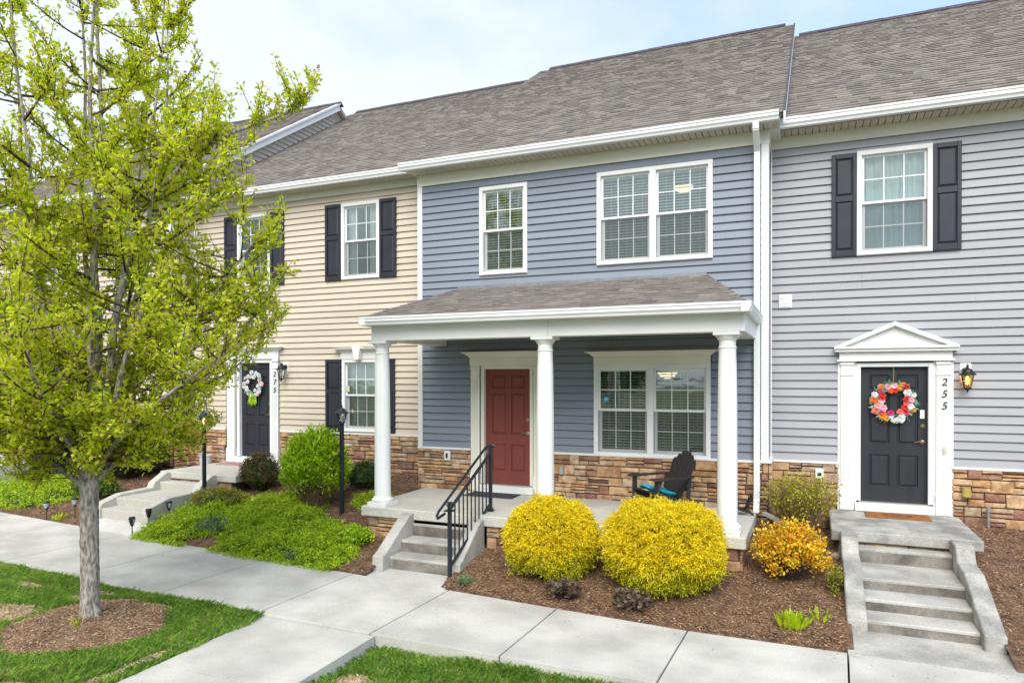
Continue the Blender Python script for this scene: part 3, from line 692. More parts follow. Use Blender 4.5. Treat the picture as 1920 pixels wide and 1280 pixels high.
for side, (xe, xa) in enumerate(((le, la), (re, ra))):      # hip ends
    n = 8 if side == 0 else 8
    for i in range(n):
        t0, t1 = i/n, (i+1.1)/n; t1 = min(t1, 1)
        ya = ye+(yr-ye)*t0; y = ya
        while y < yr-.02:
            q = min(y+rgx.uniform(.15, .34), yr); s = 1 if side else -1; o_ = .009*rgx.choice([.6, 1])
            xA, xB = xe+(xa-xe)*t0, xe+(xa-xe)*t1; zA, zB = ze+(zr-ze)*t0, ze+(zr-ze)*t1; yb_ = max(y, ye+(yr-ye)*t1)
            if q <= yb_: q2 = yb_
            else: q2 = q
            k = len(V); V += [(xA+s*o_, y, zA+o_), (xA+s*o_, q, zA+o_), (xB, q2, zB+.002), (xB, yb_, zB+.002), (xA, y, zA-.004), (xA, q, zA-.004)]
            F += [(k,k+1,k+2,k+3) if s > 0 else (k+3,k+2,k+1,k), (k+4,k+5,k+1,k)]; y = q
b = MB(); b.v = V; b.f = F; b.build('shingles', SHINGLE, PH, kind='stuff')
for xe, xa in ((le, la), (re, ra)):
    b = MB(); n = 12; s = .06
    for i in range(n):
        t0, t1 = i/n, (i+1)/n; P0 = Vector((xe+(xa-xe)*t0, ye+(yr-ye)*t0, ze+(zr-ze)*t0+.022)); P1 = Vector((xe+(xa-xe)*t1, ye+(yr-ye)*t1, ze+(zr-ze)*t1+.014))
        d1 = Vector((1 if xe < xa else -1, 0, 0))*.10; d2 = Vector((0, .10, .03)) if False else Vector((-d1.x*.25, .12, 0))
        b.add([P0, P1, P1+d1+Vector((0,0,-.008)), P0+d1+Vector((0,0,-.008)), P1+d2*.9+Vector((0,0,-.02)), P0+d2*.9+Vector((0,0,-.02))], [(0,3,2,1),(0,1,4,5)])
    b.build('hip_cap', SHINGLE, PH)
MB().box(la, ra, -.035, -.02, zr-.02, zr+.05).build('wall_flashing', mat('flashing', (.25,.27,.30), .5, .1, 5, metal=.3), PH)
# porch downspout
d = MB(); sq(d, [(-.70,-2.10,3.60),(-.70,-1.9,3.50)], .03, .022)

# porch front steps
def steps(label, x0, x1, ys_, zs_, cheek_l, cheek_r, cheek_w, m, mc, group='concrete front steps', slab=None, base=None, rm=None):
    """ys_: nosing y from top to bottom; zs_: tread height of each; cheeks: list of (y,z) top outline"""
    T = thing('front_steps', label, 'steps', ((x0+x1)/2, ys_[-1], zs_[-1]-.15), group)
    yb = ys_[0]+.34 if base is None else base
    for k, (y, z) in enumerate(zip(ys_, zs_)):
        back = yb if k == 0 else ys_[k-1]+.03
        zb = (zs_[k+1] if k+1 < len(zs_) else z-.17)-.02
        MB().prism([(y, z), (y, z-.035), (y+.018, zb-.1), (back, zb-.1), (back, z)], x0, x1).build('step', m, T, bevel=.008)
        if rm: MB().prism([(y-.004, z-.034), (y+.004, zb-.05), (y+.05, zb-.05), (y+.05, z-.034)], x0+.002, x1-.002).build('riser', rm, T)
    for xa, prof in ((x0-cheek_w, cheek_l), (x1, cheek_r)):
        if not prof: continue
        zmin = min(p[1] for p in prof)-.25
        poly = [(prof[0][0], zmin)]+list(prof)+[(prof[-1][0], zmin)]
        MB().prism(poly, xa, xa+cheek_w).build('cheek_wall', mc, T, bevel=.012)
    return T
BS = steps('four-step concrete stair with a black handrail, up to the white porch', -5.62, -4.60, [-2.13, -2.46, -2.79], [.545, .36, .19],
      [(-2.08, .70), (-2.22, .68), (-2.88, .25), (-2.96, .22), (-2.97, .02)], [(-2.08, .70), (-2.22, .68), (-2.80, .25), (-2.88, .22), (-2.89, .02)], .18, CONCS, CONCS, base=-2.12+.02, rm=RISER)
for k in range(2): pass
slab4([(-5.84,-3.30,.004),(-4.42,-3.36,.004),(-4.42,-2.76,.012),(-5.84,-2.76,.012)], .1, 'stair_pad', CONC, None).__setitem__('kind', 'structure')
# handrail
RL = thing('handrail', 'black metal handrail on the right side of the porch steps', 'handrail', (-4.50, -3.02, 0))
xr = -4.50
for y, z0, z1 in ((-3.02, .012, 1.08), (-1.70, .74, 1.72)):
    p = MB().box(xr-.024, xr+.024, y-.024, y+.024, z0, z1).build('post', METALK, RL, bevel=.003)
    MB().box(xr-.055, xr+.055, y-.055, y+.055, z0, z0+.012).box(xr-.034, xr+.034, y-.034, y+.034, z0+.012, z0+.05).build('post_foot', METALK, p, bevel=.003)
    MB().box(xr-.03, xr+.03, y-.03, y+.03, z1, z1+.015).build('post_cap', METALK, p, bevel=.003)
sl_ = (1.66-1.02)/(1.32)
def bar(b, y0, z0, y1, z1, w_, h): b.prism([(y0, z0), (y1, z1), (y1, z1+h), (y0, z0+h)], xr-w_, xr+w_)
b = MB(); bar(b, -2.996, .985, -1.724, 1.605, .02, .035); b.build('top_rail', METALK, RL, bevel=.003)
b = MB(); bar(b, -2.996, .20, -1.724, .83, .018, .032); b.build('bottom_rail', METALK, RL, bevel=.003)
b = MB(); b.tube([(xr-.075,-3.02,.93),(xr-.075,-3.22,.90),(xr-.075,-3.25,.93),(xr-.075,-3.19,.99),(xr-.075,-1.72,1.71),(xr-.075,-1.52,1.73),(xr-.02,-1.50,1.72)], .019, 8)
b.tube([(xr-.075,-3.0,1.06),(xr,-3.0,1.0)], .01, 6).tube([(xr-.075,-1.72,1.68),(xr,-1.72,1.6)], .01, 6).box(xr-.06, xr+.06, -3.08, -2.96, .97, .985)
b.build('grab_rail', METALK, RL, smooth=True)
for k in range(9):
    y = -2.996+1.272*(k+1)/10; zt = .985+.62*(k+1)/10; zb = .232+.63*(k+1)/10
    MB().box(xr-.008, xr+.008, y-.008, y+.008, zb, zt).build('baluster', METALK, RL)

# ================================================================== GREY HOUSE
GY = .57; GX0, GX1 = -.58, 6.2
GH = thing('townhouse', 'light grey sided townhouse with black door and white pediment, numbered 255', 'house', (2.6, 3, 0), group='row of townhouses')
wg = (.66, 1.67, 4.64, 6.24)
gd = (.42, 1.92, .6, 3.30)
siding(GH, GX0+.02, GX1, ZT, 6.42, GY, [wg, gd, (3.6, 4.6, 4.64, 6.24)], S_GREY)
backing(GH, GX0, GX1, .2, 6.66, GY, [wg, (.62, 1.72, .74, 3.02), (3.6, 4.6, 4.64, 6.24)], S_GREY)
stones(GH, GX0, .42, lambda x: .58, ZT-.03, GY, seed=31)
stones(GH, 1.92, 4.6, lambda x: .58, ZT-.03, GY, seed=32)
MB().box(GX0+.03, .42, GY-.05, GY+.02, ZT-.035, ZT).box(1.92, GX1, GY-.05, GY+.02, ZT-.035, ZT).build('water_table_trim', WHITE, GH, bevel=.003)
MB().box(GX0+.0, GX0+.02, GY-.03, GY+.02, ZT, 6.42).build('corner_channel', WHITE, GH)
MB().box(GX0, GX1, GY-.03, GY+.03, 6.42, 6.605).build('frieze_board', CREAM, GH, bevel=.003)
soffit(GH, GX0+.02, GX1, .18, GY-.031, 6.60)
gwf = window(GH, *wg, GY, 1, 'drawn')
window(GH, 3.6, 4.6, 4.64, 6.24, GY, 1, 'drawn')
shutter(GH, .31, .66, 4.65, 6.22, GY); shutter(GH, 1.67, 2.03, 4.65, 6.22, GY); shutter(GH, 3.24, 3.59, 4.65, 6.22, GY)
door(GH, .72, 1.62, .89, 2.94, GY+.06, DOORK, 1, BRASS)
MB().box(1.52, 1.58, GY+.035, GY+.06, 2.16, 2.29).build('door_keypad', PLASTW, GH, bevel=.004)
b = MB(); b.box(.655, .72, GY-.03, GY+.12, .89, 3.0).box(1.62, 1.685, GY-.03, GY+.12, .89, 3.0).box(.72, 1.62, GY-.03, GY+.12, 2.94, 3.0)
b.box(.68, .72, GY-.04, GY-.03, .89, 2.98).box(1.62, 1.66, GY-.04, GY-.03, .89, 2.98); b.build('door_frame', WHITE, GH, bevel=.003)
MB().box(.64, 1.70, GY-.10, GY+.10, .745, .865).build('door_sill', WHITE, GH, bevel=.005)
MB().box(.70, 1.64, GY-.02, GY+.07, .865, .888).build('threshold', STEEL, GH)
pilaster(GH, .44, .62, .745, 3.03, GY, WHITE); pilaster(GH, 1.72, 1.90, .745, 3.03, GY, WHITE)
MB().box(.40, .44, GY-.03, GY, .7, 3.03).box(1.90, 1.94, GY-.03, GY, .7, 3.03).box(.62, .655, GY-.02, GY+.02, .745, 3.03).box(1.685, 1.72, GY-.02, GY+.02, .745, 3.03).build('side_casing', WHITE, GH)
b = MB(); b.box(.42, 1.92, GY-.075, GY+.01, 3.03, 3.17).box(.39, 1.95, GY-.095, GY+.01, 3.025, 3.055); b.build('entablature', WHITE, GH, bevel=.003)
def ped(b, x0, x1, z0, zt, ya, yb, inset, thick):
    xc = (x0+x1)/2; b.box(x0, x1, ya, yb, z0, z0+.035)
    b.prism([(x0+.01, z0-.045), (x1-.01, z0-.045), (x1, z0), (x0, z0)], ya+.03, yb, 'y')
    sl = (zt-z0)/(xc-x0); tz = thick*math.hypot(1, sl)
    b.prism([(x0, z0+.035), (xc, zt), (xc, zt-tz), (x0+tz/sl, z0+.0352)], ya, yb, 'y'); b.prism([(x1, z0+.035), (x1-tz/sl, z0+.0352), (xc, zt-tz), (xc, zt)], ya, yb, 'y')
b = MB(); ped(b, .345, 1.995, 3.215, 3.615, GY-.17, GY+.01, 0, .06); b.build('pediment', WHITE, GH, bevel=.003)
MB().prism([(.46, 3.25), (1.88, 3.25), (1.17, 3.55)], GY-.09, GY, 'y').build('tympanum', WHITE, GH)
digits('255', 1.815, 2.66, GY-.062, .115, .175, GH, BLACK)
b = MB(); b.box(1.80, 1.84, GY-.07, GY-.058, 1.66, 1.75).box(1.81, 1.83, GY-.075, GY-.07, 1.69, 1.72); b.build('doorbell', mat('old ivory', (.6,.55,.4), .5, .05, 4), GH)
GR = (.16, 6.70, 6.8, 10.98, GX0+.1, GX1)
house_shell(GH, GX0+.06, GX1, GY, 0, GR, m=S_GREY)
roofplane(GH, lambda t: -.45+.02, lambda t: GX1, .15, 6.705, 6.8, 10.99, rg=np.random.default_rng(17))
ridgecaps(GH, -.25, GX1, 6.8, 11.03)
gutter(GH, -.50, GX1, .05, 6.74, h=.135)
MB().box(-.5, GX1, .185, .21, 6.60, 6.70).build('fascia', VINYLW, GH)
MB().box(-.34, -.14, .20, .34, 6.74, 6.80).build('splash_guard', VINYLW, GH)
b = MB(); b.box(-.46, -.26, GY-.045, GY, 3.88, 4.10); o = b.build('vent_cover', WHITE, GH, bevel=.012)
b = MB()
for k in range(4): b.box(-.43, -.29, GY-.055, GY-.045, 3.91+k*.042, 3.935+k*.042)
b.build('vent_louvre', WHITE, o)
MB().box(.08, .20, GY-.10, GY-.03, 1.20, 1.36).build('outlet_box', PLASTW, GH, bevel=.01)
MB().lathe((0,0,0), [(.001,0),(.018,0),(.018,.02),(.001,.02)], 10)
MB().box(.11, .17, GY-.104, GY-.098, 1.25, 1.30).build('outlet_socket', BLACK, GH)
MB().box(2.04, 2.15, GY-.14, GY-.03, 1.03, 1.17).build('faucet_cover', OCHRE, GH, bevel=.02)
MB().tube([(2.36, GY-.10, .55), (2.36, GY-.10, .90)], .02, 10).tube([(2.36, GY-.10, .86), (2.36, GY-.10, .92)], .03, 10).build('vent_pipe', ZINC, GH, smooth=True)

# 255 stoop and steps
ST = thing('stoop', 'weathered concrete stoop before the black door numbered 255', 'stoop', (1.13, -.3, .4))
MB().box(.27, 2.0, -1.13, .53, .60, .74).build('stoop_slab', CONCW, ST, bevel=.012)
MB().box(.34, 1.9, -1.02, .5, .1, .60).build('stoop_core', MORTAR, ST)
stones(ST, .36, 1.88, lambda x: .45, .60, -1.03, seed=41)
stones(ST, -1.02, .45, lambda x: .35, .60, 1.904, seed=42, axis='y', flip=1)
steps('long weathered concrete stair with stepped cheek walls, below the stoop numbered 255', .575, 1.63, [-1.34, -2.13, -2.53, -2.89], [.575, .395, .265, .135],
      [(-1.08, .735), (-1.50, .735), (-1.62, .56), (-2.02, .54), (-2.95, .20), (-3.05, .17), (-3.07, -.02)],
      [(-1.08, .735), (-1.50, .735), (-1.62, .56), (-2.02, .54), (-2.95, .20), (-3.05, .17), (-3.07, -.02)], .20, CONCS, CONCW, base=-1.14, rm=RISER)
slab4([(.36,-3.632,.004),(1.95,-3.632,.004),(1.86,-2.84,.01),(.36,-2.84,.01)], .1, 'stair_pad', CONCS, None).__setitem__('kind', 'structure')

# ================================================================== BEIGE HOUSE
EY = .5; EX0, EX1 = -13.0, -6.78
EH = thing('townhouse', 'cream sided townhouse with dark shutters, numbered 275, left of the blue one', 'house', (-9.9, 3, 0), group='row of townhouses')
ZB = 1.66
we = [(-11.69, -10.76, 4.80, 6.37), (-8.89, -7.96, 4.80, 6.37), (-8.88, -8.00, 1.68, 3.17)]
ed = (-12.05, -10.52, .85, 3.42)
siding(EH, EX0, EX1, ZB, 6.56, EY, we+[ed, (-8.9, -7.98, 3.15, 3.40)], S_BEIGE)
backing(EH, EX0, EX1, .3, 6.76, EY, we+[(-11.72, -10.74, .9, 3.2)], S_BEIGE)
stones(EH, EX0, -12.05, lambda x: .8, ZB-.03, EY, seed=51)
stones(EH, -10.5, EX1, lambda x: .8, ZB-.03, EY, seed=52)
MB().box(EX0, -12.06, EY-.05, EY+.02, ZB-.035, ZB).box(-10.5, EX1, EY-.05, EY+.02, ZB-.035, ZB).build('water_table_trim', WHITE, EH, bevel=.003)
MB().box(EX0, EX0+.07, EY-.03, EY+.02, ZB, 6.56).build('corner_board', WHITE, EH)
MB().box(EX0, EX1, EY-.035, EY+.03, 6.56, 6.705).build('frieze_board', CREAM, EH, bevel=.003)
soffit(EH, EX0, EX1, .18, EY-.036, 6.70)
window(EH, *we[0], EY, 1, 'drawn'); window(EH, *we[1], EY, 1, 'curtain'); window(EH, *we[2], EY, 1, 'drawn')
MB().box(-8.79, -8.70, EY+.004, EY+.007, 2.48, 2.62)
for a, b_ in ((-12.06, -11.70), (-10.75, -10.38), (-9.29, -8.90), (-7.95, -7.56)): shutter(EH, a, b_, 4.80, 6.37, EY)
shutter(EH, -9.29, -8.90, 1.68, 3.17, EY); shutter(EH, -7.99, -7.60, 1.68, 3.17, EY)
headcasing(EH, -8.90, -7.98, 3.17, .22, EY, key=True)
MB().box(-8.81, -8.72, EY+.004, EY+.008, 2.50, 2.62).build('window_sticker', mat('pale sticker', (.6,.62,.4), .5, .05, 4), EH)
door(EH, -11.66, -10.80, 1.06, 3.12, EY+.06, DOORK, 1, BRASS)
b = MB(); b.box(-11.74, -11.66, EY-.02, EY+.12, 1.06, 3.2).box(-10.80, -10.73, EY-.02, EY+.12, 1.06, 3.2).box(-11.66, -10.80, EY-.02, EY+.12, 3.12, 3.2); b.build('door_frame', WHITE, EH, bevel=.003)
MB().box(-11.76, -10.70, EY-.10, EY+.10, .93, 1.05).build('door_sill', WHITE, EH, bevel=.005)
pilaster(EH, -12.0, -11.78, .93, 3.2, EY, WHITE); pilaster(EH, -10.70, -10.55, .93, 3.2, EY, WHITE)
headcasing(EH, -12.02, -10.53, 3.2, .26, EY)
digits('275', -10.63, 2.82, EY-.062, .115, .17, EH, BLACK)
ER = (.16, 6.79, 6.8, 11.05, EX0-.3, EX1+.1)
house_shell(EH, EX0, EX1, EY, 0, ER)
roofplane(EH, lambda t: EX0-.1, lambda t: EX1-.1, .15, 6.795, 6.8, 11.06, rg=np.random.default_rng(27))
ridgecaps(EH, EX0, EX1-.25, 6.8, 11.10)
gutter(EH, EX0-.0, EX1-.02, .05, 6.82)
MB().box(EX0, EX1, .185, .215, 6.70, 6.79).build('fascia', VINYLW, EH)
# 275 stoop and stairs
TT = thing('stoop', 'clean concrete stoop before the black door numbered 275', 'stoop', (-11, -.4, .6))
MB().box(-11.95, -9.98, -1.34, .45, .80, .935).build('stoop_slab', CONCP, TT, bevel=.012)
MB().box(-11.85, -10.1, -1.24, .42, .3, .80).build('stoop_core', MORTAR, TT)
stones(TT, -11.80, -10.12, lambda x: .6, .80, -1.25, seed=61)
ck = [(-1.29, .93), (-1.44, .93), (-1.72, .77), (-1.76, .68), (-2.42, .66), (-2.82, .54), (-2.86, .44), (-2.86, .1)]
steps('pale concrete stair with low cheek walls, below the stoop numbered 275', -11.65, -10.62, [-1.60, -2.53, -2.82], [.77, .61, .46],
      ck, ck, .17, CONCP, CONCP, base=-1.345)
slab4([(-11.86,-3.09,sz(-11.8)+.004),(-10.42,-3.14,sz(-10.4)+.004),(-10.42,-2.75,.31),(-11.86,-2.75,.31)], .22, 'stair_pad', CONC, None).__setitem__('kind', 'structure')

# ================================================================== LEFT NEIGHBOUR
LH = thing('townhouse', 'tan sided townhouse half hidden behind the tree, leftmost of the row', 'house', (-16.5, 3, 0), group='row of townhouses')
LX1 = -13.0; LY = -.12; LX0 = -20.5
wl = [(-14.9, -13.95, 5.05, 6.55), (-17.6, -16.0, 5.05, 6.55), (-18.4, -16.6, 1.9, 3.4), (-20.0, -19.1, 5.05, 6.55)]
ldr = (-15.1, -14.0, 1.2, 3.4)
siding(LH, LX0, LX1-.2, 1.9, 6.95, LY, wl+[ldr], S_TAN, seams=False)
backing(LH, LX0, LX1, .3, 7.0, LY, wl+[ldr], S_TAN)
stones(LH, LX0, LX1, lambda x: .9, 1.87, LY, [ldr], seed=71)
MB().box(LX0, -15.1, LY-.05, LY+.02, 1.87, 1.90).box(-14.0, LX1+.02, LY-.05, LY+.02, 1.87, 1.90).build('water_table_trim', WHITE, LH)
MB().box(LX1-.2, LX1+.02, LY-.03, LY+.02, 1.9, 6.95).box(LX1-.0, LX1+.02, LY+.02, LY+.16, 1.9, 6.95).build('corner_board', WHITE, LH)
n_ = 41
for i in range(n_):
    e_ = (6.95-1.7)/n_; a = 1.7+i*e_; MB().prism([(LX1, a+e_), (LX1-.05, a+e_), (LX1-.05, a), (LX1+.018, a)], LY+.16, EY-.02, 'y').build('siding_board', S_TAN, LH)
for r in wl: window(LH, *r, LY, 2 if r[1]-r[0] > 1.2 else 1, 'blind')
door(LH, -14.95, -14.1, 1.25, 3.3, LY+.05, DOORK, 1)
MB().box(-15.1, -14.95, LY-.04, LY+.1, 1.2, 3.4).box(-14.1, -14.0, LY-.04, LY+.1, 1.2, 3.4).box(-14.95, -14.1, LY-.04, LY+.1, 3.3, 3.4).build('door_frame', WHITE, LH)
MB().box(LX0, LX1+.05, LY-.035, LY+.03, 6.70, 6.95).build('frieze_board', CREAM, LH)
MB().box(LX0, LX1+.2, LY-.4, LY-.035, 6.80, 6.815).build('soffit', SOFFIT, LH)
LR = (LY-.42, 6.92, 5.7, 10.92, LX0, LX1+.12)
house_shell(LH, LX0, LX1, LY, 0, LR, m=S_TAN, thick=.05)
roofplane(LH, lambda t: LX0, lambda t: LX1+.14, LY-.43, 6.925, 5.7, 10.93, rg=np.random.default_rng(37))
ridgecaps(LH, LX0, LX1+.2, 5.7, 10.96)
gutter(LH, LX0, LX1+.2, LY-.55, 6.95)
sl = (10.92-6.92)/(5.7-LY+.42)
rk = lambda dz, y0=LY-.5: [(y0, 6.92-.08*sl+dz), (5.7, 10.92+dz)]
def rake(z0, z1, xa, xb, m, nm):
    a = rk(z0); c = rk(z1); MB().prism([a[0], a[1], c[1], c[0]], xa, xb).build(nm, m, LH)
rake(-.02, .03, LX1+.1, LX1+.20, WHITE, 'rake_crown'); rake(-.20, -.02, LX1+.13, LX1+.16, WHITE, 'rake_board')
z = 6.80
while z < 10.75:                                    # clapboards on the strip of gable between the two roofs
    ya, yb = (z-.06-6.97)/.65, min(5.65, (z-6.60)/.642)
    yc, yd = (z+.067-6.97)/.65, min(5.65, (z+.127-6.60)/.642)
    q = MB(); X = LX1; q.add([(X+.024,ya,z),(X+.024,yb,z),(X+.004,yd,z+.118),(X+.004,yc,z+.118),(X-.03,ya,z),(X-.03,yb,z),(X-.03,yd,z+.118),(X-.03,yc,z+.118)],
        [(0,1,2,3),(4,7,6,5),(0,4,5,1),(1,5,6,2),(2,6,7,3),(3,7,4,0)]); q.build('siding_board', S_TAN, LH); z += .127
q = MB(); q.prism([(LY+.1, 6.0), (LY+.1, 7.0), (5.7, 10.72), (5.7, 9.9)], LX1-.1, LX1-.035); q.build('gable_wall', S_TAN, LH)
stones(LH, LY+.02, EY, lambda x: .8, 1.70, LX1, seed=72, axis='y', flip=1)
b = MB(); b.prism([(5.7, 10.84), (8.2, 9.20), (8.2, 9.16), (5.7, 10.80)], LX1, LX1+.15); b.build('rake_soffit', S_TAN, LH)
# its small white porch roof
NP = thing('porch', 'white flat-fronted porch of the tan townhouse, seen through the leaves at the far left', 'porch', (-18, -1.2, .6))
MB().box(-20.4, -15.6, -2.2, LY-.05, 3.75, 4.0).build('porch_beam', WHITE, NP, bevel=.01)
MB().box(-20.4, -15.6, -2.2, LY-.05, .5, .95).build('porch_floor', CONCP, NP)
b = MB(); b.prism([(-2.35, 4.0), (LY-.03, 4.75), (LY-.03, 4.0)], -20.5, -15.5); b.build('porch_roof', UNDER, NP)
for xc in (-20.1, -18.0, -15.9):
    MB().lathe((xc, -2.0, .95), [(.13, 0), (.12, 1), (.105, 2.8)], 20).build('column', WHITE, NP, smooth=True)

# ================================================================== WALL LANTERNS
def lantern(label, loc, glassm, glow):
    T = thing('wall_lantern', label, 'wall lamp', loc, 'black wall lanterns beside doors'); x, y, z = loc
    MB().box(x-.075, x+.075, y-.025, y, z-.13, z+.16).build('mounting_block', WHITE, T, bevel=.012)
    MB().lathe((0,0,0), [(.001,0),(.055,0),(.05,.02),(.02,.03),(.001,.03)], 16)
    b = MB(); b.lathe((0,0,0), [(.001,0),(.055,0),(.05,.02),(.02,.03),(.001,.03)], 16); b.v = [(x+v[0], y-.025-v[2], z+.04+v[1]) for v in b.v]
    b.tube([(x,y-.04,z+.03),(x,y-.09,z+.06),(x,y-.13,z+.11),(x,y-.165,z+.13),(x,y-.18,z+.10),(x,y-.17,z+.06)], [.014,.014,.013,.012,.012,.012], 8); b.build('bracket_arm', BLACK, T, smooth=True)
    c = (x, y-.16, z)
    hd = MB().lathe(c, [(.105,-.02),(.112,-.012),(.105,.0),(.075,.02),(.068,.035),(.06,.055),(.035,.072),(.02,.078),(.012,.10),(.001,.105)], 20).build('cap', BLACK, T, smooth=True)
    g = MB(); g.lathe(c, [(.080,-.02),(.042,-.20)], 6, cap=False); g.build('glass', glassm, T)
    b = MB()
    for k in range(6):
        a = 2*math.pi*(k+.5)/6; b.tube([(c[0]+.082*math.cos(a), c[1]+.082*math.sin(a), c[2]-.02), (c[0]+.043*math.cos(a), c[1]+.043*math.sin(a), c[2]-.20)], .005, 4)
    b.lathe(c, [(.05,-.20),(.052,-.21),(.03,-.23),(.012,-.24),(.014,-.26),(.001,-.275)], 16); b.build('cage', BLACK, T)
    MB().lathe(c, [(.001,-.16),(.018,-.15),(.026,-.11),(.024,-.07),(.014,-.04),(.001,-.035)], 12).build('bulb', WARMGLOW if glow else CLEARB, T, smooth=True)
    if glow:
        ld = bpy.data.lights.new('lantern_light', 'POINT'); ld.energy = 3; ld.color = (1, .6, .28); ld.shadow_soft_size = .03
        lo = bpy.data.objects.new('lantern_light', ld); COL.objects.link(lo); lo.parent = T; lo.location = (0, -.16, -.1)
CLEARB = mat('unlit bulb', (.8, .8, .75), .3, .02, 3)
lantern('lit black wall lantern right of the black door numbered 255', (2.09, GY, 2.83), AMBER, True)
lantern('unlit black wall lantern right of the black door numbered 275', (-10.36, EY, 2.98), CLEARL, False)

# ================================================================== CEILING LAMPS INSIDE
for nm, lb, c in (('ceiling_lamp', 'glowing bowl ceiling lamp seen through the upstairs double window', (-2.05, 1.15, 6.15)), ('ceiling_lamp', 'glowing bowl ceiling lamp seen through the porch window', (-2.30, .95, 2.87))):
    T = thing(nm, lb, 'ceiling lamp', c, 'glowing ceiling lamps behind windows')
    MB().lathe(c, [(.001,-.11),(.05,-.105),(.12,-.07),(.165,-.02),(.17,0),(.001,0)], 24).build('lamp_bowl', WARMSOFT, T, smooth=True)
    MB().lathe(c, [(.17,0),(.176,.004),(.176,.014),(.05,.02),(.02,.06),(.02,.14),(.001,.14)], 24).build('lamp_fitting', BRASS, T, smooth=True)

# ================================================================== LAMP POSTS
def lamppost(label, loc, glow, h=1.9):
    T = thing('lamp_post', label, 'lamp post', loc, 'black lamp posts in the beds'); x, y, z = loc
    MB().lathe((x,y,z), [(.038,-.25),(.038,h-.36),(.045,h-.35),(.045,h-.33),(.03,h-.32),(.03,h-.30)], 16).build('post', METALK, T, smooth=True)
    MB().tube([(x-.17,y-.01,z+h-.52),(x+.17,y-.01,z+h-.50)], .008, 6).lathe((x-.17,y-.01,z+h-.52),[(.014,-.012),(.014,.012)],8).lathe((x+.17,y-.01,z+h-.50),[(.014,-.012),(.014,.012)],8).build('ladder_bar', METALK, T, smooth=True)
    c = (x, y, z+h-.30)
    MB().lathe(c, [(.05,0),(.085,.16)], 6, cap=False).build('glass', CLEARL, T)
    b = MB()
    for k in range(6):
        a = 2*math.pi*(k+.5)/6; b.tube([(x+.05*math.cos(a), y+.05*math.sin(a), c[2]), (x+.087*math.cos(a), y+.087*math.sin(a), c[2]+.16)], .005, 4)
    b.lathe(c, [(.02,-.04),(.04,-.02),(.055,-.005),(.055,.005),(.02,.01)], 16); b.build('cage', METALK, T)
    MB().lathe(c, [(.115,.155),(.12,.165),(.112,.175),(.085,.195),(.07,.205),(.06,.23),(.03,.25),(.014,.255),(.012,.28),(.016,.29),(.001,.31)], 20).build('cap', METALK, T, smooth=True)
    MB().lathe(c, [(.001,.01),(.016,.02),(.026,.07),(.02,.11),(.001,.13)], 12).build('bulb', WARMGLOW if glow else CLEARB, T, smooth=True)
lamppost('unlit black lamp post beside the lime green shrub, nearer the white porch', (-7.37, -1.56, .44), False, 1.88)
lamppost('lit black lamp post beside the stairs numbered 275', (-11.15, -.95, .62), True, 1.85) if False else lamppost('lit black lamp post beside the stairs numbered 275', (-10.36, -1.72, .55), True, 1.66)

# solar stake lights
def solar(loc):
    T = thing('solar_light', '', 'garden light', (0,0,0), 'small black solar stake lights along the left stairs')
    MB().tube([(0,0,-.1),(0,0,.22)], .008, 6).build('stake', BLACK, T)
    MB().lathe((0,0,0), [(.012,.21),(.03,.24),(.048,.31),(.052,.355),(.045,.37),(.001,.375)], 12).build('lamp_head', BLACK, T, smooth=True)
    b = MB().lathe((0,0,0), [(.030,.25),(.047,.30),(.0505,.34)], 12, cap=False); b.v = [(v[0]*1.03, v[1]*1.03-.002, v[2]) for v in b.v]; b.f = b.f[6:12]+b.f[18:24]
    b.build('lens', SOLARG, T, smooth=True); return T
sol = solar(None); pts = [((-12.79,-3.05),'solar stake light in mulch by the yellow sprout, left of the tree trunk'),((-12.31,-2.85),'solar stake light just left of the tree trunk'),
 ((-13.18,-1.72),'solar stake light behind the trunk by the small bush'),((-10.30,-2.55),'solar stake light highest on the right side of the left stairs'),
 ((-10.37,-3.22),'solar stake light lowest on the right side of the left stairs'),((-10.37,-2.9),'solar stake light in the middle of the right side of the left stairs')]
for k, ((x, y), lb) in enumerate(pts):
    if k == 0: sol.location = (x, y, gh(x, y)); sol['label'] = lb
    else: copy_thing(sol, (x, y, gh(x, y)), lb, rz=.6*k)
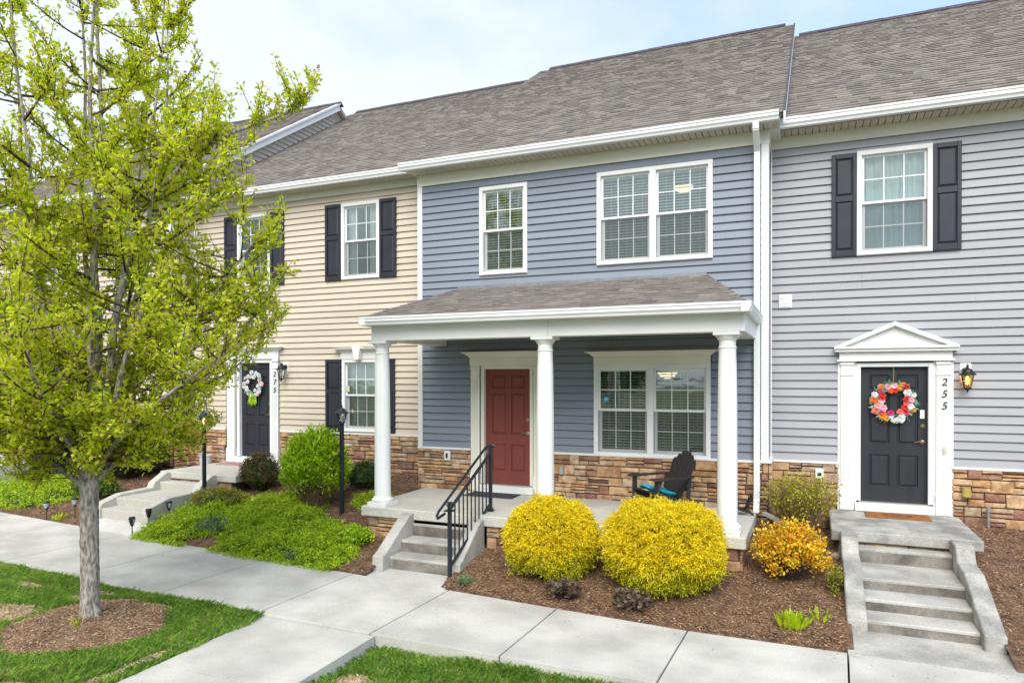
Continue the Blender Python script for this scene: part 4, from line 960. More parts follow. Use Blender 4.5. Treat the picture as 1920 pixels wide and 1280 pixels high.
#@@PART2
# ================================================================== SMALL THINGS
# Adirondack chair (built in its own frame, seat faces -Y), on the porch
def adirondack(label, loc, rz, group=None, sc=1.):
    T = thing('adirondack_chair', label, 'chair', (0, 0, 0), group)
    for s in (-1, 1):
        MB().prism([(.42,.0),(.34,.0),(-.02,.33),(-.02,.38),(.06,.38),(.62,.10),(.62,.04)], s*.26-.014, s*.26+.014).v and None
        MB().prism([(-.40,.29),(-.40,.36),(-.34,.38),(.42,.13),(.48,.02),(.38,.02),(.30,.09)], s*.265-.013, s*.265+.013).build('side_rail', WOODK, T, bevel=.003)
        MB().box(s*.29-.05, s*.29-.05+.10, -.36, -.33, 0, .555).build('leg', WOODK, T, bevel=.003)
        MB().prism([(.20,.12),(.26,.12),(.30,.56),(.24,.56)], s*.285-.012, s*.285+.012).build('rear_post', WOODK, T)
        a = MB(); a.prism([(s*.22,-.44),(s*.36,-.44),(s*.385,-.36),(s*.37,.0),(s*.34,.32),(s*.27,.32),(s*.25,-.1),(s*.23,-.2)][::1 if s > 0 else -1], .555, .58, 'z'); a.build('armrest', WOODK, T, bevel=.003)
        MB().prism([(-.33,.555),(-.33,.44),(-.26,.555)], s*.32-.01, s*.32+.01).build('arm_bracket', WOODK, T)
    for k in range(6):
        y = -.40+k*.095; z = .375-(y+.36)*.33; MB().prism([(y,z),(y+.082,z-.027),(y+.082,z-.047),(y,z-.02)], -.275, .275).build('seat_slat', WOODK, T, bevel=.003)
    hs = [.66, .73, .775, .79, .775, .73, .66]
    for k in range(7):                                # fan back
        u = (k-3); x0 = u*.058; x1 = u*.082; h = hs[k]; n = 8; f = MB(); dirv = Vector((0, .40, .917))
        for q in range(1):
            w0, w1 = .025, .037
            P = lambda x, t, d: (x, .14+dirv.y*t+.917*d, .22+dirv.z*t-.4*d)
            top = h; vs = []
            prof = [(x0-w0, 0), (x0+w0, 0), (x1+w1*.97, top*.93), (x1+w1*.75-(u*.004), top*.985-(max(u,0))*.008), (x1, top+.004), (x1-w1*.75-(u*.004), top*.985+(min(u,0))*.008), (x1-w1*.97, top*.93)]
            m_ = len(prof); f.add([P(x, t, 0) for x, t in prof]+[P(x, t, .018) for x, t in prof], [tuple(range(m_)), tuple(range(m_, 2*m_))[::-1]]+[(i, i+m_, (i+1)%m_+m_, (i+1)%m_) for i in range(m_)])
        f.build('back_slat', WOODK, T)
    for t in (.18, .52): 
        y = .165+.4*t; z = .22+.917*t; MB().box(-.27, .27, y, y+.025, z-.035, z+.035).build('back_brace', WOODK, T)
    T.location = loc; T.rotation_euler = (0, 0, rz); T.scale = (sc,)*3; return T
adirondack('weathered black Adirondack chair with a turquoise cushion, under the porch window', (-2.03, -.78, .74), math.radians(-42), 'black wooden chairs on the porch', .97)
adirondack('low black wooden chair mostly hidden behind the porch column nearest the downspout', (-.93, -.50, .74), math.radians(-75), 'black wooden chairs on the porch', .34)
# cushion lying on the seat
def cushion(cx_, cy_, cz, rz, tilt, sx, sy, h, name, label, cat, m):
    n = 14; V = []; F = []
    for sgn in (1, -1):
        for i in range(n+1):
            for j in range(n+1):
                u, v = i/n*2-1, j/n*2-1; e = (1-abs(u)**4)*(1-abs(v)**4); z = sgn*h*e**.6+.012*math.sin(u*5+v*3)
                x = u*sx*(1-.05*v*v); y = v*sy*(1-.05*u*u); z += y*tilt
                V.append((cx_+x*math.cos(rz)-y*math.sin(rz), cy_+x*math.sin(rz)+y*math.cos(rz), cz+z))
    k = (n+1)**2
    for i in range(n):
        for j in range(n):
            a = i*(n+1)+j; F.append((a, a+n+1, a+n+2, a+1)); F.append((k+a, k+a+1, k+a+n+2, k+a+n+1))
    o = MB(); o.v = V; o.f = F; return o.build(name, m, smooth=True, label=label, cat=cat)
cushion(-2.10, -.90, 1.095, math.radians(-42), -.28, .22, .21, .045, 'seat_cushion', 'turquoise cushion lying on the seat of the black Adirondack chair', 'cushion', TURQ)

# door mats
def mat_(name, x0, x1, y0, y1, z, m, label):
    b = MB(); b.box(x0, x1, y0, y1, z, z+.014); return b.build(name, m, label=label, cat='doormat', bevel=.004, group='doormats')
mat_('doormat', -5.52, -4.62, -.62, -.18, .742, RUBBER, 'dark grey rubber doormat before the red door')
o = mat_('doormat', .76, 1.60, -.02, .40, .742, COIR, 'orange-brown coir doormat before the door numbered 255')
b = MB()
for k in range(24):
    a = 2*math.pi*k/24; a2 = 2*math.pi*(k+1)/24
    b.add([(1.18+.20*math.cos(a), .19+.11*math.sin(a), .7575),(1.18+.20*math.cos(a2), .19+.11*math.sin(a2), .7575),(1.18+.16*math.cos(a2), .19+.08*math.sin(a2), .7575),(1.18+.16*math.cos(a), .19+.08*math.sin(a), .7575)], [(0,1,2,3)])
b.add([(1.10,.14,.7576),(1.13,.14,.7576),(1.26,.25,.7576),(1.23,.25,.7576)], [(0,1,2,3)]); b.build('mat_print', mat('mat print', (.10,.04,.02), .9, .1, 20), o)
mat_('doormat', -11.75, -10.85, -.12, .30, .937, PINKM, 'faded pink doormat before the door numbered 275')
MB().lathe((-11.18, .26, .95), [(.001,0),(.05,.01),(.065,.04),(.04,.075),(.001,.085)], 10).build('garden_stone', mat('pink stone', (.4,.24,.2), .8, .2, 20), smooth=True, label='small brown stone on the pink mat at the door numbered 275', cat='stone')
# ribbed pot
b = MB(); base = (-12.35, .18, .80)
pr = [(.10,0),(.135,.26),(.15,.262),(.152,.285),(.14,.287),(.12,.05)]
b.lathe(base, pr, 28); 
b.v = [((v[0]-base[0])*(1+.03*(i % 2 if (i//28) < 2 else 0))+base[0], (v[1]-base[1])*(1+.03*(i % 2 if (i//28) < 2 else 0))+base[1], v[2]) for i, v in enumerate(b.v)]
b.build('flower_pot', POT, label='empty pale ribbed pot against the stone wall left of the stoop numbered 275', cat='pot')
# white downspout elbow in the bed
d = MB(); sq(d, [(-.62,-.20,.72),(-.52,-.30,.70),(-.20,-.62,.60)], .035, .025)
d.build('drain_extension', VINYLW, label='white drain pipe elbow lying in the bed behind the twiggy shrub', cat='drain pipe')
# pale rock by the steps
MB().lathe((0.32, -1.25, gh(.32,-1.25)), [(.001,-.02),(.06,0),(.07,.03),(.045,.07),(.001,.08)], 9).build('garden_stone', mat('tan stone', (.42,.33,.24), .85, .2, 20), smooth=True, label='small tan rock beside the cheek wall of the stairs numbered 255', cat='stone')

# ------------------------------------------------------------------ foliage kernels
def norm(a): return a/np.maximum(np.linalg.norm(a, axis=-1, keepdims=True), 1e-9)
def leafmesh(name, pos, dirs, ups, ln, wd, m, parent=None, fold=.25, **kw):
    """one four-cornered folded leaf at each pos, pointing along dirs"""
    n = len(pos); d = norm(dirs); s = norm(np.cross(d, ups)); u = np.cross(s, d)
    ln = np.broadcast_to(np.asarray(ln, float), (n,))[:, None]; wd = np.broadcast_to(np.asarray(wd, float), (n,))[:, None]
    V = np.stack([pos, pos+d*ln*.45+s*wd*.5+u*ln*fold*.35, pos+d*ln-u*ln*fold*.15, pos+d*ln*.45-s*wd*.5+u*ln*fold*.35], 1).reshape(-1, 3)
    F = np.arange(n*4).reshape(n, 4)
    kw.setdefault('kind', 'stuff'); return rawmesh(name, V, F, m, parent, **kw)
def rdir(n, rg, up=0.): 
    v = rg.normal(size=(n, 3)); v[:, 2] += up; return norm(v)
def sprays(rg, base, dirs, L, k, ln, wd, droop=.3, spread=.9, jitter=.25):
    """leaflets on both sides of little curved shoots"""
    n = len(base); d = norm(dirs); L = np.broadcast_to(np.asarray(L, float), (n,))
    side = norm(np.cross(d, rg.normal(size=(n, 3))))
    t = (np.arange(k)+.5)/k; P = []; D = []; 
    for i, tt in enumerate(t):
        p = base+d*(L*tt)[:, None]; p[:, 2] -= droop*L*tt*tt
        dd = d.copy(); dd[:, 2] -= 2*droop*tt; dd = norm(dd)
        sg = 1 if i % 2 else -1
        P.append(p); D.append(dd*(1-spread*.5)+side*sg*spread+rg.normal(size=(n, 3))*jitter)
    P = np.concatenate(P); D = norm(np.concatenate(D))
    return P, D
def wood(segs, name, m, parent, n=4, **kw):
    """segs: list of (points, radii)"""
    b = MB()
    for p, r in segs: b.tube(p, r, n, cap=False)
    return b.build(name, m, parent, smooth=True, **kw)

# ------------------------------------------------------------------ round and mounded shrubs
def golden(label, cx_, cy_, rx, ry, h, seed, nsp):
    z0 = gh(cx_, cy_); rg = np.random.default_rng(seed)
    T = thing('golden_cypress', label, 'shrub', (cx_, cy_, z0), 'round golden shrubs')
    zc = h*.48
    d = norm(rg.normal(size=(nsp, 3))); d = d[(d[:, 2] > -.75)]
    lump = 1+.05*np.sin(d[:, 0]*5+seed)*np.cos(d[:, 1]*4.4)+.035*np.sin(d[:, 2]*6+d[:, 0]*5+seed)
    cre = np.sin(d[:, 0]*15+seed+2*np.sin(d[:, 2]*7))*np.sin(d[:, 2]*13+2*np.cos(d[:, 1]*9))*np.cos(d[:, 1]*11)
    lump = lump-.11*np.clip(cre+.15, 0, 1)**.7+.05*np.clip(-cre-.2, 0, 1)
    r = rg.uniform(.80, 1.0, len(d))**.6*lump*(1+.10*(rg.uniform(size=len(d)) > .975))
    sq_ = (np.abs(d[:,0])**2.6+np.abs(d[:,1])**2.6+np.abs(d[:,2])**2.6)**(-1/2.6)
    rr = (r*sq_)[:, None]
    base = np.stack([cx_+d[:, 0]*rx*rr[:, 0], cy_+d[:, 1]*ry*rr[:, 0], z0+zc+d[:, 2]*h*.50*rr[:, 0]], 1)
    out = norm(d*np.array([1, 1, .8])+rg.normal(size=d.shape)*.35+np.array([0, 0, .25]))
    P, D = sprays(rg, base-out*.05, out, rg.uniform(.07, .15, len(base)), 11, .03, .006, droop=.28, spread=.6, jitter=.35)
    D[:, 2] -= .12; D = norm(D)
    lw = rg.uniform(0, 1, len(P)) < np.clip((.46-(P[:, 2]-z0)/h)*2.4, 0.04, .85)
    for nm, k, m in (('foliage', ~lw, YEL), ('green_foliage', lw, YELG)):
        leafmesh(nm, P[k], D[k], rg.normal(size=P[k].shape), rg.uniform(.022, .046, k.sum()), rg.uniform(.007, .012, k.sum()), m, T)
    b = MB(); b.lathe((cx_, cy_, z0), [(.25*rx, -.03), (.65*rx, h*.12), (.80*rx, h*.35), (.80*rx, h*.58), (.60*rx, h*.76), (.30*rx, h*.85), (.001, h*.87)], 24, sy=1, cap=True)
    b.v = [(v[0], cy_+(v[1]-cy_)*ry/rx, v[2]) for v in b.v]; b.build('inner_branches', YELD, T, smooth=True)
golden('smaller round golden threadleaf shrub, next to the porch steps', -3.19, -2.58, .57, .55, 1.00, 3, 9500)
golden('larger round golden threadleaf shrub, before the porch column nearest the grey house', -1.68, -2.62, .71, .68, 1.06, 5, 14500)

def shrub(name, label, cat, cx_, cy_, rx, ry, h, m, seed, nst, nleaf, ll, lw, z0=None, low=.15, stems=TWIG, upright=.6, inner=None, group=None, sr=.006, leafup=.3, fillr=.55, kfr=.3):
    """stems fan out from the base; leaves crowd round their outer parts"""
    z0 = gh(cx_, cy_) if z0 is None else z0; rg = np.random.default_rng(seed)
    T = thing(name, label, cat, (cx_, cy_, z0), group); segs = []; P = []; D = []
    for i in range(nst):
        a = rg.uniform(0, 2*math.pi); q = rg.uniform(0, 1)**.6; hh = h*(low+(1-low)*(1-q**2.2)**.5)*rg.uniform(.78, 1.04)
        tip = np.array([cx_+rx*q*math.cos(a), cy_+ry*q*math.sin(a), z0+hh]); b0 = np.array([cx_+rx*.18*math.cos(a)*q, cy_+ry*.18*math.sin(a)*q, z0-.02])
        mid = b0*.5+tip*.5+np.array([rx*.1*math.cos(a), ry*.1*math.sin(a), h*.06])*upright+rg.normal(size=3)*.02
        pts = [b0*(1-t)**2+2*t*(1-t)*mid+tip*t*t for t in (0, .25, .5, .75, 1)]; segs.append((pts, [sr, sr*.85, sr*.7, sr*.5, sr*.25]))
        nl = nleaf; t = kfr+(1-kfr)*rg.uniform(0, 1, nl)**fillr
        pp = ((1-t)**2)[:, None]*b0+(2*t*(1-t))[:, None]*mid+(t*t)[:, None]*tip+rg.normal(size=(nl, 3))*.035*h**.3
        dd = norm(rg.normal(size=(nl, 3))*.8+(tip-b0)/np.linalg.norm(tip-b0)*.7+np.array([0, 0, leafup])); P.append(pp); D.append(dd)
    wood(segs, 'stems', stems, T, 4, kind='stuff')
    P = np.concatenate(P); D = np.concatenate(D)
    leafmesh('foliage', P, D, rg.normal(size=P.shape)*.5+np.array([0, 0, 1]), rg.uniform(.7, 1.25, len(P))*ll, rg.uniform(.8, 1.2, len(P))*lw, m, T)
    if inner:
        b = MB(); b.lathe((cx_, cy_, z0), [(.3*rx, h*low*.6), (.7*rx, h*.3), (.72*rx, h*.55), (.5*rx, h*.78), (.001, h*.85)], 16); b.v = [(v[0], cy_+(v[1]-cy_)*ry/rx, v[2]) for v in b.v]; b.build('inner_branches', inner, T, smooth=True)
    return T
STEM = mat('tan stems', (.27, .16, .10), .9, .25, 20)
shrub('lime_shrub', 'bright lime green leafy shrub on bare tan stems, beside the lamp post', 'shrub', -8.0, -1.45, .61, .58, 1.38, LIME, 13, 260, 75, .075, .024, low=.42, stems=STEM, sr=.011, kfr=.42, leafup=.1)
shrub('bronze_shrub', 'small dark green shrub with bronze red tips, left of the lime green shrub', 'shrub', -9.75, -.95, .42, .40, .72, REDG, 14, 170, 55, .035, .024, low=.25, inner=JUND)
shrub('boxwood', 'small dark green boxwood against the stone wall behind the left porch column', 'shrub', -7.72, -.42, .36, .34, .50, DKG, 15, 150, 60, .030, .020, low=.3, inner=JUND)
shrub('evergreen_shrub', 'large dark green evergreen shrub below the tree crown, left of the stairs numbered 275', 'shrub', -13.7, -.75, 1.05, .75, 1.25, DKG, 16, 380, 90, .05, .03, low=.3, inner=JUND)
shrub('evergreen_shrub', 'second evergreen shrub, brighter green and nearer the left edge of the photo', 'shrub', -15.6, -.9, .9, .7, 1.35, MIDG, 19, 260, 80, .055, .032, low=.3, inner=JUND)
shrub('low_shrub', 'low rounded green shrub left of the stairs numbered 275, behind the solar light', 'shrub', -13.0, -1.95, .50, .40, .40, MIDG, 17, 150, 60, .032, .02, low=.3, inner=JUND)
shrub('gold_mound', 'low olive and gold mounded shrub right of the landing below the door numbered 275', 'shrub', -9.75, -1.95, .62, .42, .40, GOLDG, 18, 220, 55, .028, .018, low=.35, inner=JUND)
shrub('orange_spirea', 'round shrub with orange and yellow spring leaves, beside the stairs numbered 255', 'shrub', -.24, -2.02, .50, .46, .72, ORNG, 20, 190, 24, .042, .03, low=.2, stems=TWIG, kfr=.5, sr=.005)
shrub('barberry', 'twiggy upright shrub with sparse olive leaves, against the stone wall of the grey house', 'shrub', -.12, -.50, .55, .42, .86, OLIVE, 21, 340, 13, .036, .023, low=.7, stems=STEM, sr=.0065, kfr=.3, fillr=.7)
shrub('evergreen_shrub', 'small green shoots against the left cheek wall of the stairs numbered 255', 'shrub', .30, -2.35, .10, .32, .32, GOLDG, 22, 30, 30, .03, .018)
shrub('low_shrub', 'small leafy green shoots in the mulch left of the porch steps', 'shrub', -6.42, -2.45, .26, .22, .30, LIME, 23, 50, 26, .05, .028)
shrub('herb_clump', 'pale blue-green herb clump above the bare mulch patch in the ground cover', 'plant', -9.05, -2.62, .42, .34, .20, PALEG, 24, 150, 34, .028, .012, low=.5)
shrub('herb_clump', 'small pale green clump at the sidewalk edge of the ground cover, by the porch steps', 'plant', -7.0, -3.16, .22, .13, .12, PALEG, 25, 60, 26, .022, .012, low=.6)
shrub('coral_bells', 'bronze leaved coral bells plant beneath the smaller golden shrub', 'plant', -2.80, -3.22, .23, .17, .17, HEUM, 26, 70, 9, .06, .06, low=.5, kfr=.6)
shrub('coral_bells', 'bronze leaved coral bells plant beneath the larger golden shrub', 'plant', -1.92, -3.30, .23, .17, .17, HEUM, 27, 70, 9, .06, .06, low=.5, kfr=.6)
shrub('weed_tuft', 'tiny pale green tuft at the foot of the black handrail', 'plant', -4.20, -3.17, .10, .09, .10, PALEG, 28, 50, 16, .022, .010, low=.5)
def shoots(label, cx_, cy_, r, h, n, seed, z0=None, name='spring_shoots'):
    rg = np.random.default_rng(seed); z0 = gh(cx_, cy_) if z0 is None else z0
    T = thing(name, label, 'plant', (cx_, cy_, z0))
    a = rg.uniform(0, 6.28, n); q = rg.uniform(0, 1, n)**.5*r; P = np.stack([cx_+q*np.cos(a), cy_+q*np.sin(a), np.full(n, z0-.01)], 1)
    D = norm(np.stack([np.cos(a)*q/r*.45, np.sin(a)*q/r*.45, np.ones(n)], 1)+rg.normal(size=(n, 3))*.15)
    leafmesh('blades', P, D, np.stack([np.cos(a), np.sin(a), np.zeros(n)], 1)+rg.normal(size=(n, 3))*.3, rg.uniform(.5, 1, n)*h, rg.uniform(.7, 1.2, n)*h*.3, HOSTA, T, fold=.1)
shoots('clump of bright yellow-green hosta shoots in the mulch before the stairs numbered 255', -.18, -3.22, .15, .17, 130, 1)
shoots('sparse row of yellow-green shoots next to the hosta clump, nearer the stairs', .10, -3.02, .12, .14, 14, 2)
shoots('tiny bright yellow sprout in the mulch beside the solar light left of the tree trunk', -12.6, -2.92, .14, .12, 60, 3)
shoots('yellow-green sucker shoots at the foot of the tree trunk', -7.42, -6.27, .09, .15, 40, 4, z0=.03)
# ------------------------------------------------------------------ junipers
def in_poly(x, y, poly):
    c = np.zeros(len(x), bool); n = len(poly); j = n-1
    for i in range(n):
        xi, yi = poly[i]; xj, yj = poly[j]
        c ^= ((yi > y) != (yj > y)) & (x < (xj-xi)*(y-yi)/(yj-yi+1e-12)+xi); j = i
    return c
gh_v = lambda x, y: np.array([gh(a, b) for a, b in zip(x, y)])
def juniper(label, poly, holes_, hmax, dens, seed, m=JUN, L=(.10, .26)):
    rg = np.random.default_rng(seed); px_ = [p[0] for p in poly]; py_ = [p[1] for p in poly]
    A = (max(px_)-min(px_))*(max(py_)-min(py_)); n = int(A*dens)
    x = rg.uniform(min(px_), max(px_), n); y = rg.uniform(min(py_), max(py_), n); k = in_poly(x, y, poly)
    for hx, hy, hr, hs in holes_: k &= ((x-hx)/hr)**2+((y-hy)/hs)**2 > 1+.35*np.sin(np.arctan2(y-hy, x-hx)*5)
    x, y = x[k], y[k]; n = len(x)
    clump = .52+.48*np.sin(x*7.3+1.7*np.sin(y*5.1))*np.cos(y*8.1+1.3*np.sin(x*4.3))+.22*np.sin(x*17+y*9)*np.cos(y*15)
    # edge distance lowers the mound
    ed = np.min(np.stack([np.abs((x-a[0])*(b[1]-a[1])-(y-a[1])*(b[0]-a[0]))/math.hypot(b[0]-a[0], b[1]-a[1]) for a, b in zip(poly, poly[1:]+poly[:1])]), 0)
    for hx, hy, hr, hs in holes_: ed = np.minimum(ed, np.maximum(0, np.sqrt(((x-hx)/hr)**2+((y-hy)/hs)**2)-1)*min(hr, hs))
    e = np.clip(ed/.28, .22, 1)
    H = hmax*np.clip(clump, .15, 1)*e; z = gh_v(x, y)
    T = thing('juniper', label, 'ground cover', (np.mean(px_), np.mean(py_), 0), kind='stuff')
    fl = rg.uniform(.45, 1, n); base = np.stack([x, y, z+H*fl], 1)
    ang = rg.uniform(0, 6.28, n); d = norm(np.stack([np.cos(ang), np.sin(ang), rg.uniform(.1, .9, n)], 1)+np.array([0, -.25, 0]))
    P, D = sprays(rg, base, d, rg.uniform(*L, n)*(.5+.5*e), 9, .02, .01, droop=.35, spread=.8, jitter=.35)
    D[:, 2] += .25; D = norm(D)
    leafmesh('foliage', P, D, rg.normal(size=P.shape), rg.uniform(.028, .052, len(P)), rg.uniform(.009, .016, len(P)), m, T)
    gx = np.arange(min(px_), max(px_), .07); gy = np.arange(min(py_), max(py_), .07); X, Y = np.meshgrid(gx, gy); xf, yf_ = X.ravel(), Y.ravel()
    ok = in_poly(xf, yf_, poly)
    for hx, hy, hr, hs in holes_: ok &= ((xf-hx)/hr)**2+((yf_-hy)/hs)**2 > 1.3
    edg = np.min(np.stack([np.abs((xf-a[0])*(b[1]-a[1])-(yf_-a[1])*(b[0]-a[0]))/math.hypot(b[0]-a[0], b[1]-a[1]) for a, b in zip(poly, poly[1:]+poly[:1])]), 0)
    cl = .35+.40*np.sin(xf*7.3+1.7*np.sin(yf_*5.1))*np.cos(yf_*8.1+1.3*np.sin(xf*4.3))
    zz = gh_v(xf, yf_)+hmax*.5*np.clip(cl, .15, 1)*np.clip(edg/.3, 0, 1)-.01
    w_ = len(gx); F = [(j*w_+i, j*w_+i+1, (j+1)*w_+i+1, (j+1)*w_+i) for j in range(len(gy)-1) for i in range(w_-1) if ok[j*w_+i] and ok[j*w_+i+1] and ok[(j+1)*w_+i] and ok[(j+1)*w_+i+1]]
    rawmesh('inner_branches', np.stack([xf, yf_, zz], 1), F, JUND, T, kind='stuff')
juniper('bright green spreading juniper ground cover between the left stairs and the porch steps',
        [(-10.36,-3.28),(-6.25,-3.33),(-6.2,-2.75),(-6.55,-2.2),(-7.0,-2.05),(-7.5,-1.85),(-8.2,-1.0),(-9.2,-1.1),(-9.6,-1.6),(-10.36,-1.95)], [(-8.93,-3.15,.38,.30)], .38, 1200, 31)
juniper('patch of green juniper behind the left porch column', [(-7.25,-1.35),(-6.68,-1.5),(-6.68,-.75),(-7.3,-.5),(-7.6,-.9)], [], .10, 800, 33)
juniper('feathery green juniper along the wall left of the tree trunk', [(-19,-2.9),(-14.0,-2.86),(-13.35,-2.45),(-13.3,-2.1),(-14.0,-1.4),(-19,-1.2)], [], .42, 620, 32, L=(.14, .32))

# ------------------------------------------------------------------ bark chips on the beds
def chips(n, region, seed, hfun=None, name='bark_chips', m=CHIP, L=(.014, .052)):
    rg = np.random.default_rng(seed); x0, x1, y0, y1 = region
    x = rg.uniform(x0, x1, n); y = rg.uniform(y0, y1, n)
    if hfun is None:
        k = y > np.array([yfar(a) for a in x])+.01
        k &= ~((x > -6.6) & (x < -.78) & (y > -1.95)); k &= ~((x > -5.84) & (x < -4.4) & (y > -2.95)); k &= ~((x > .36) & (x < 1.86)); k &= ~((x < -10.42) & (x > -11.84))
        x, y = x[k], y[k]; z = gh_v(x, y)+rg.uniform(.002, .016, len(x))
    else: x, y, z = hfun(x, y, rg)
    a = rg.uniform(0, 6.28, len(x)); D = np.stack([np.cos(a), np.sin(a), rg.normal(size=len(x))*.25], 1)
    P = np.stack([x, y, z], 1)
    return leafmesh(name, P, D, np.array([0, 0, 1.])+rg.normal(size=P.shape)*.35, rg.uniform(*L, len(x)), rg.uniform(.006, .015, len(x)), m, None, fold=.1)
def litter(x, y, rg):
    k = (rg.uniform(size=len(x)) < np.exp(-np.abs(y-np.array([yfar(a) for a in x]))*5)+.04) & (y < np.array([yfar(a) for a in x])-.0) & (y > -5.0)
    x, y = x[k], y[k]; return x, y, np.array([sz(a) for a in x])+.006
chips(1500, (-12, 2, -5.0, -3.0), 15, litter, 'bark_litter', CHIP, (.008, .028))
chips(105000, (-4.45, .38, -3.62, .5), 1); chips(24000, (1.84, 4.2, -3.62, .5), 2); chips(34000, (-10.4, -5.75, -3.4, .4), 3); chips(22000, (-15, -11.85, -3.1, .2), 4)

# ------------------------------------------------------------------ lawns
TX, TY, TR = -7.40, -6.10, .80
def ringr(x, y):
    a = np.arctan2(y-TY, x-TX); return np.hypot(x-TX, y-TY)/(TR*(1+.06*np.sin(a*3+1)+.04*np.sin(a*7)))
lawn_v = lambda x, y: np.array([lawn(a, b) for a, b in zip(x, y)])
def patch(x, y):
    v = .5*np.sin(x*1.9+1.3*np.sin(y*1.3)+.8)*np.sin(y*2.3+1.1*np.sin(x*1.1))+.3*np.sin(x*4.3+y*1.7)*np.sin(y*4.9-x)+.2*np.sin(x*9+2)*np.sin(y*8+1)
    return v
BARE = [(-8.55,-6.28,.34,.26),(-9.3,-5.55,.26,.12),(-8.25,-5.28,.20,.08),(-6.02,-6.5,.07,.3),(-2.2,-6.0,.2,.12),(-8.2,-5.55,.30,.12),(-7.15,-5.42,.22,.09),(-8.75,-6.55,.34,.24),(-6.0,-7.1,.07,.4),(-6.45,-7.6,.3,.25),(-3.95,-5.95,.24,.2),(-3.2,-6.1,.25,.12),(-5.95,-7.7,.1,.6)]
def bare(x, y):
    v = np.zeros(len(x))
    for bx, by, bw, bh in BARE: v = np.maximum(v, 1.35-np.sqrt(((x-bx)/bw)**2+((y-by)/bh)**2))
    return v+.25*patch(x*2.2, y*2.2)
def grass(name, n, x0, x1, y0, y1, keep, seed, hscale=1.):
    rg = np.random.default_rng(seed); x = rg.uniform(x0, x1, n); y = rg.uniform(y0, y1, n)
    k = keep(x, y); x, y = x[k], y[k]; bv = bare(x, y); p = patch(x, y)
    k = rg.uniform(0, 1, len(x)) > np.clip(bv*2.2, .18*(p < -.12), .95); x, y, bv, p = x[k], y[k], bv[k], p[k]; n = len(x)
    z = lawn_v(x, y)-.01; h = rg.uniform(.035, .085, n)*(1+.45*p)*hscale*np.clip(1.2-bv, .4, 1)
    a = rg.uniform(0, 6.28, n)+1.3*np.sin(x*3)+1.1*np.cos(y*4); lean = rg.uniform(.15, .95, n)
    d = np.stack([np.cos(a)*lean, np.sin(a)*lean, np.ones(n)], 1); s = np.stack([-np.sin(a), np.cos(a), np.zeros(n)], 1)*rg.uniform(.0022, .0042, n)[:, None]
    b = np.stack([x, y, z], 1); mid = b+d*h[:, None]*.55*np.array([.7, .7, 1]); tip = b+d*h[:, None]*np.array([1.3, 1.3, .9])
    V = np.stack([b-s, b+s, mid+s*.8, tip, mid-s*.8], 1).reshape(-1, 3); F = np.arange(n*5).reshape(n, 5)
    return rawmesh(name, V, F, GRASSM, kind='stuff')
kl = lambda x, y: (x < -5.84+.02*np.sin(y*9)) & (y < -5.075) & (ringr(x, y) > 1.02)
kr = lambda x, y: (x > -4.25) & (y < -5.10+.01*np.sin(x*9))
grass('grass', 150000, -11.2, -5.8, -8.3, -5.07, kl, 1); grass('grass', 50000, -15.5, -10.8, -6.6, -5.07, kl, 2); grass('grass', 95000, -4.3, .6, -7.0, -5.08, kr, 3, 1.25)
rg = np.random.default_rng(77)
def straw(n, x0, x1, y0, y1, keep, seed):
    def hf(x, y, rg):
        k = keep(x, y) & (bare(x, y) > .15+rg.uniform(0, .3, len(x))); x, y = x[k], y[k]; return x, y, lawn_v(x, y)+rg.uniform(0, .012, len(x))
    chips(n, (x0, x1, y0, y1), seed, hf, 'dry_grass', STRAW, (.02, .06))
straw(160000, -9.6, -5.8, -8.2, -5.1, kl, 8); straw(60000, -4.3, -2.4, -6.6, -5.1, kr, 9)
# mulch ring round the tree
b = MB(); n = 48; R = []
for i in range(n):
    a = 2*math.pi*i/n; r = TR*(1+.06*math.sin(a*3+1)+.04*math.sin(a*7))*1.04; R.append((a, r))
V = [(TX, TY, lawn(TX, TY)+.075)]; F = []
for q in (.35, .7, .92, 1.0):
    for a, r in R:
        x, y = TX+r*q*math.cos(a), TY+r*q*math.sin(a); V.append((x, y, lawn(x, y)+{.35:.065, .7:.045, .92:.02, 1.0:-.02}[q]+.008*math.sin(a*9+q*5)))
for i in range(n): F.append((0, 1+i, 1+(i+1) % n))
for k in range(3):
    for i in range(n): F.append((1+k*n+i, 1+(k+1)*n+i, 1+(k+1)*n+(i+1) % n, 1+k*n+(i+1) % n))
b.v = V; b.f = F; b.build('mulch_ring', mat('tan mulch', (.30, .19, .12), .95, .25, 7, fine=60, bump=1.0, bscale=70, col2=(.14, .085, .05)), smooth=True, kind='structure')
def ringh(x, y, rg):
    q = ringr(x, y); k = q < 1.03+rg.uniform(-.04, .06, len(x)); x, y, q = x[k], y[k], q[k]
    return x, y, lawn_v(x, y)+np.interp(q, [0, .35, .7, .92, 1.05], [.078, .068, .05, .028, .0])+rg.uniform(0, .012, len(x))
chips(17000, (TX-.95, TX+.95, TY-.95, TY+.95), 12, ringh, m=mat('tan chips', (1, 1, 1), .9, .1, 5, ramp=[(0, (.19, .11, .06)), (.35, (.38, .24, .14)), (.6, (.52, .34, .20)), (.8, (.24, .14, .08)), (1, (.70, .52, .36))]))

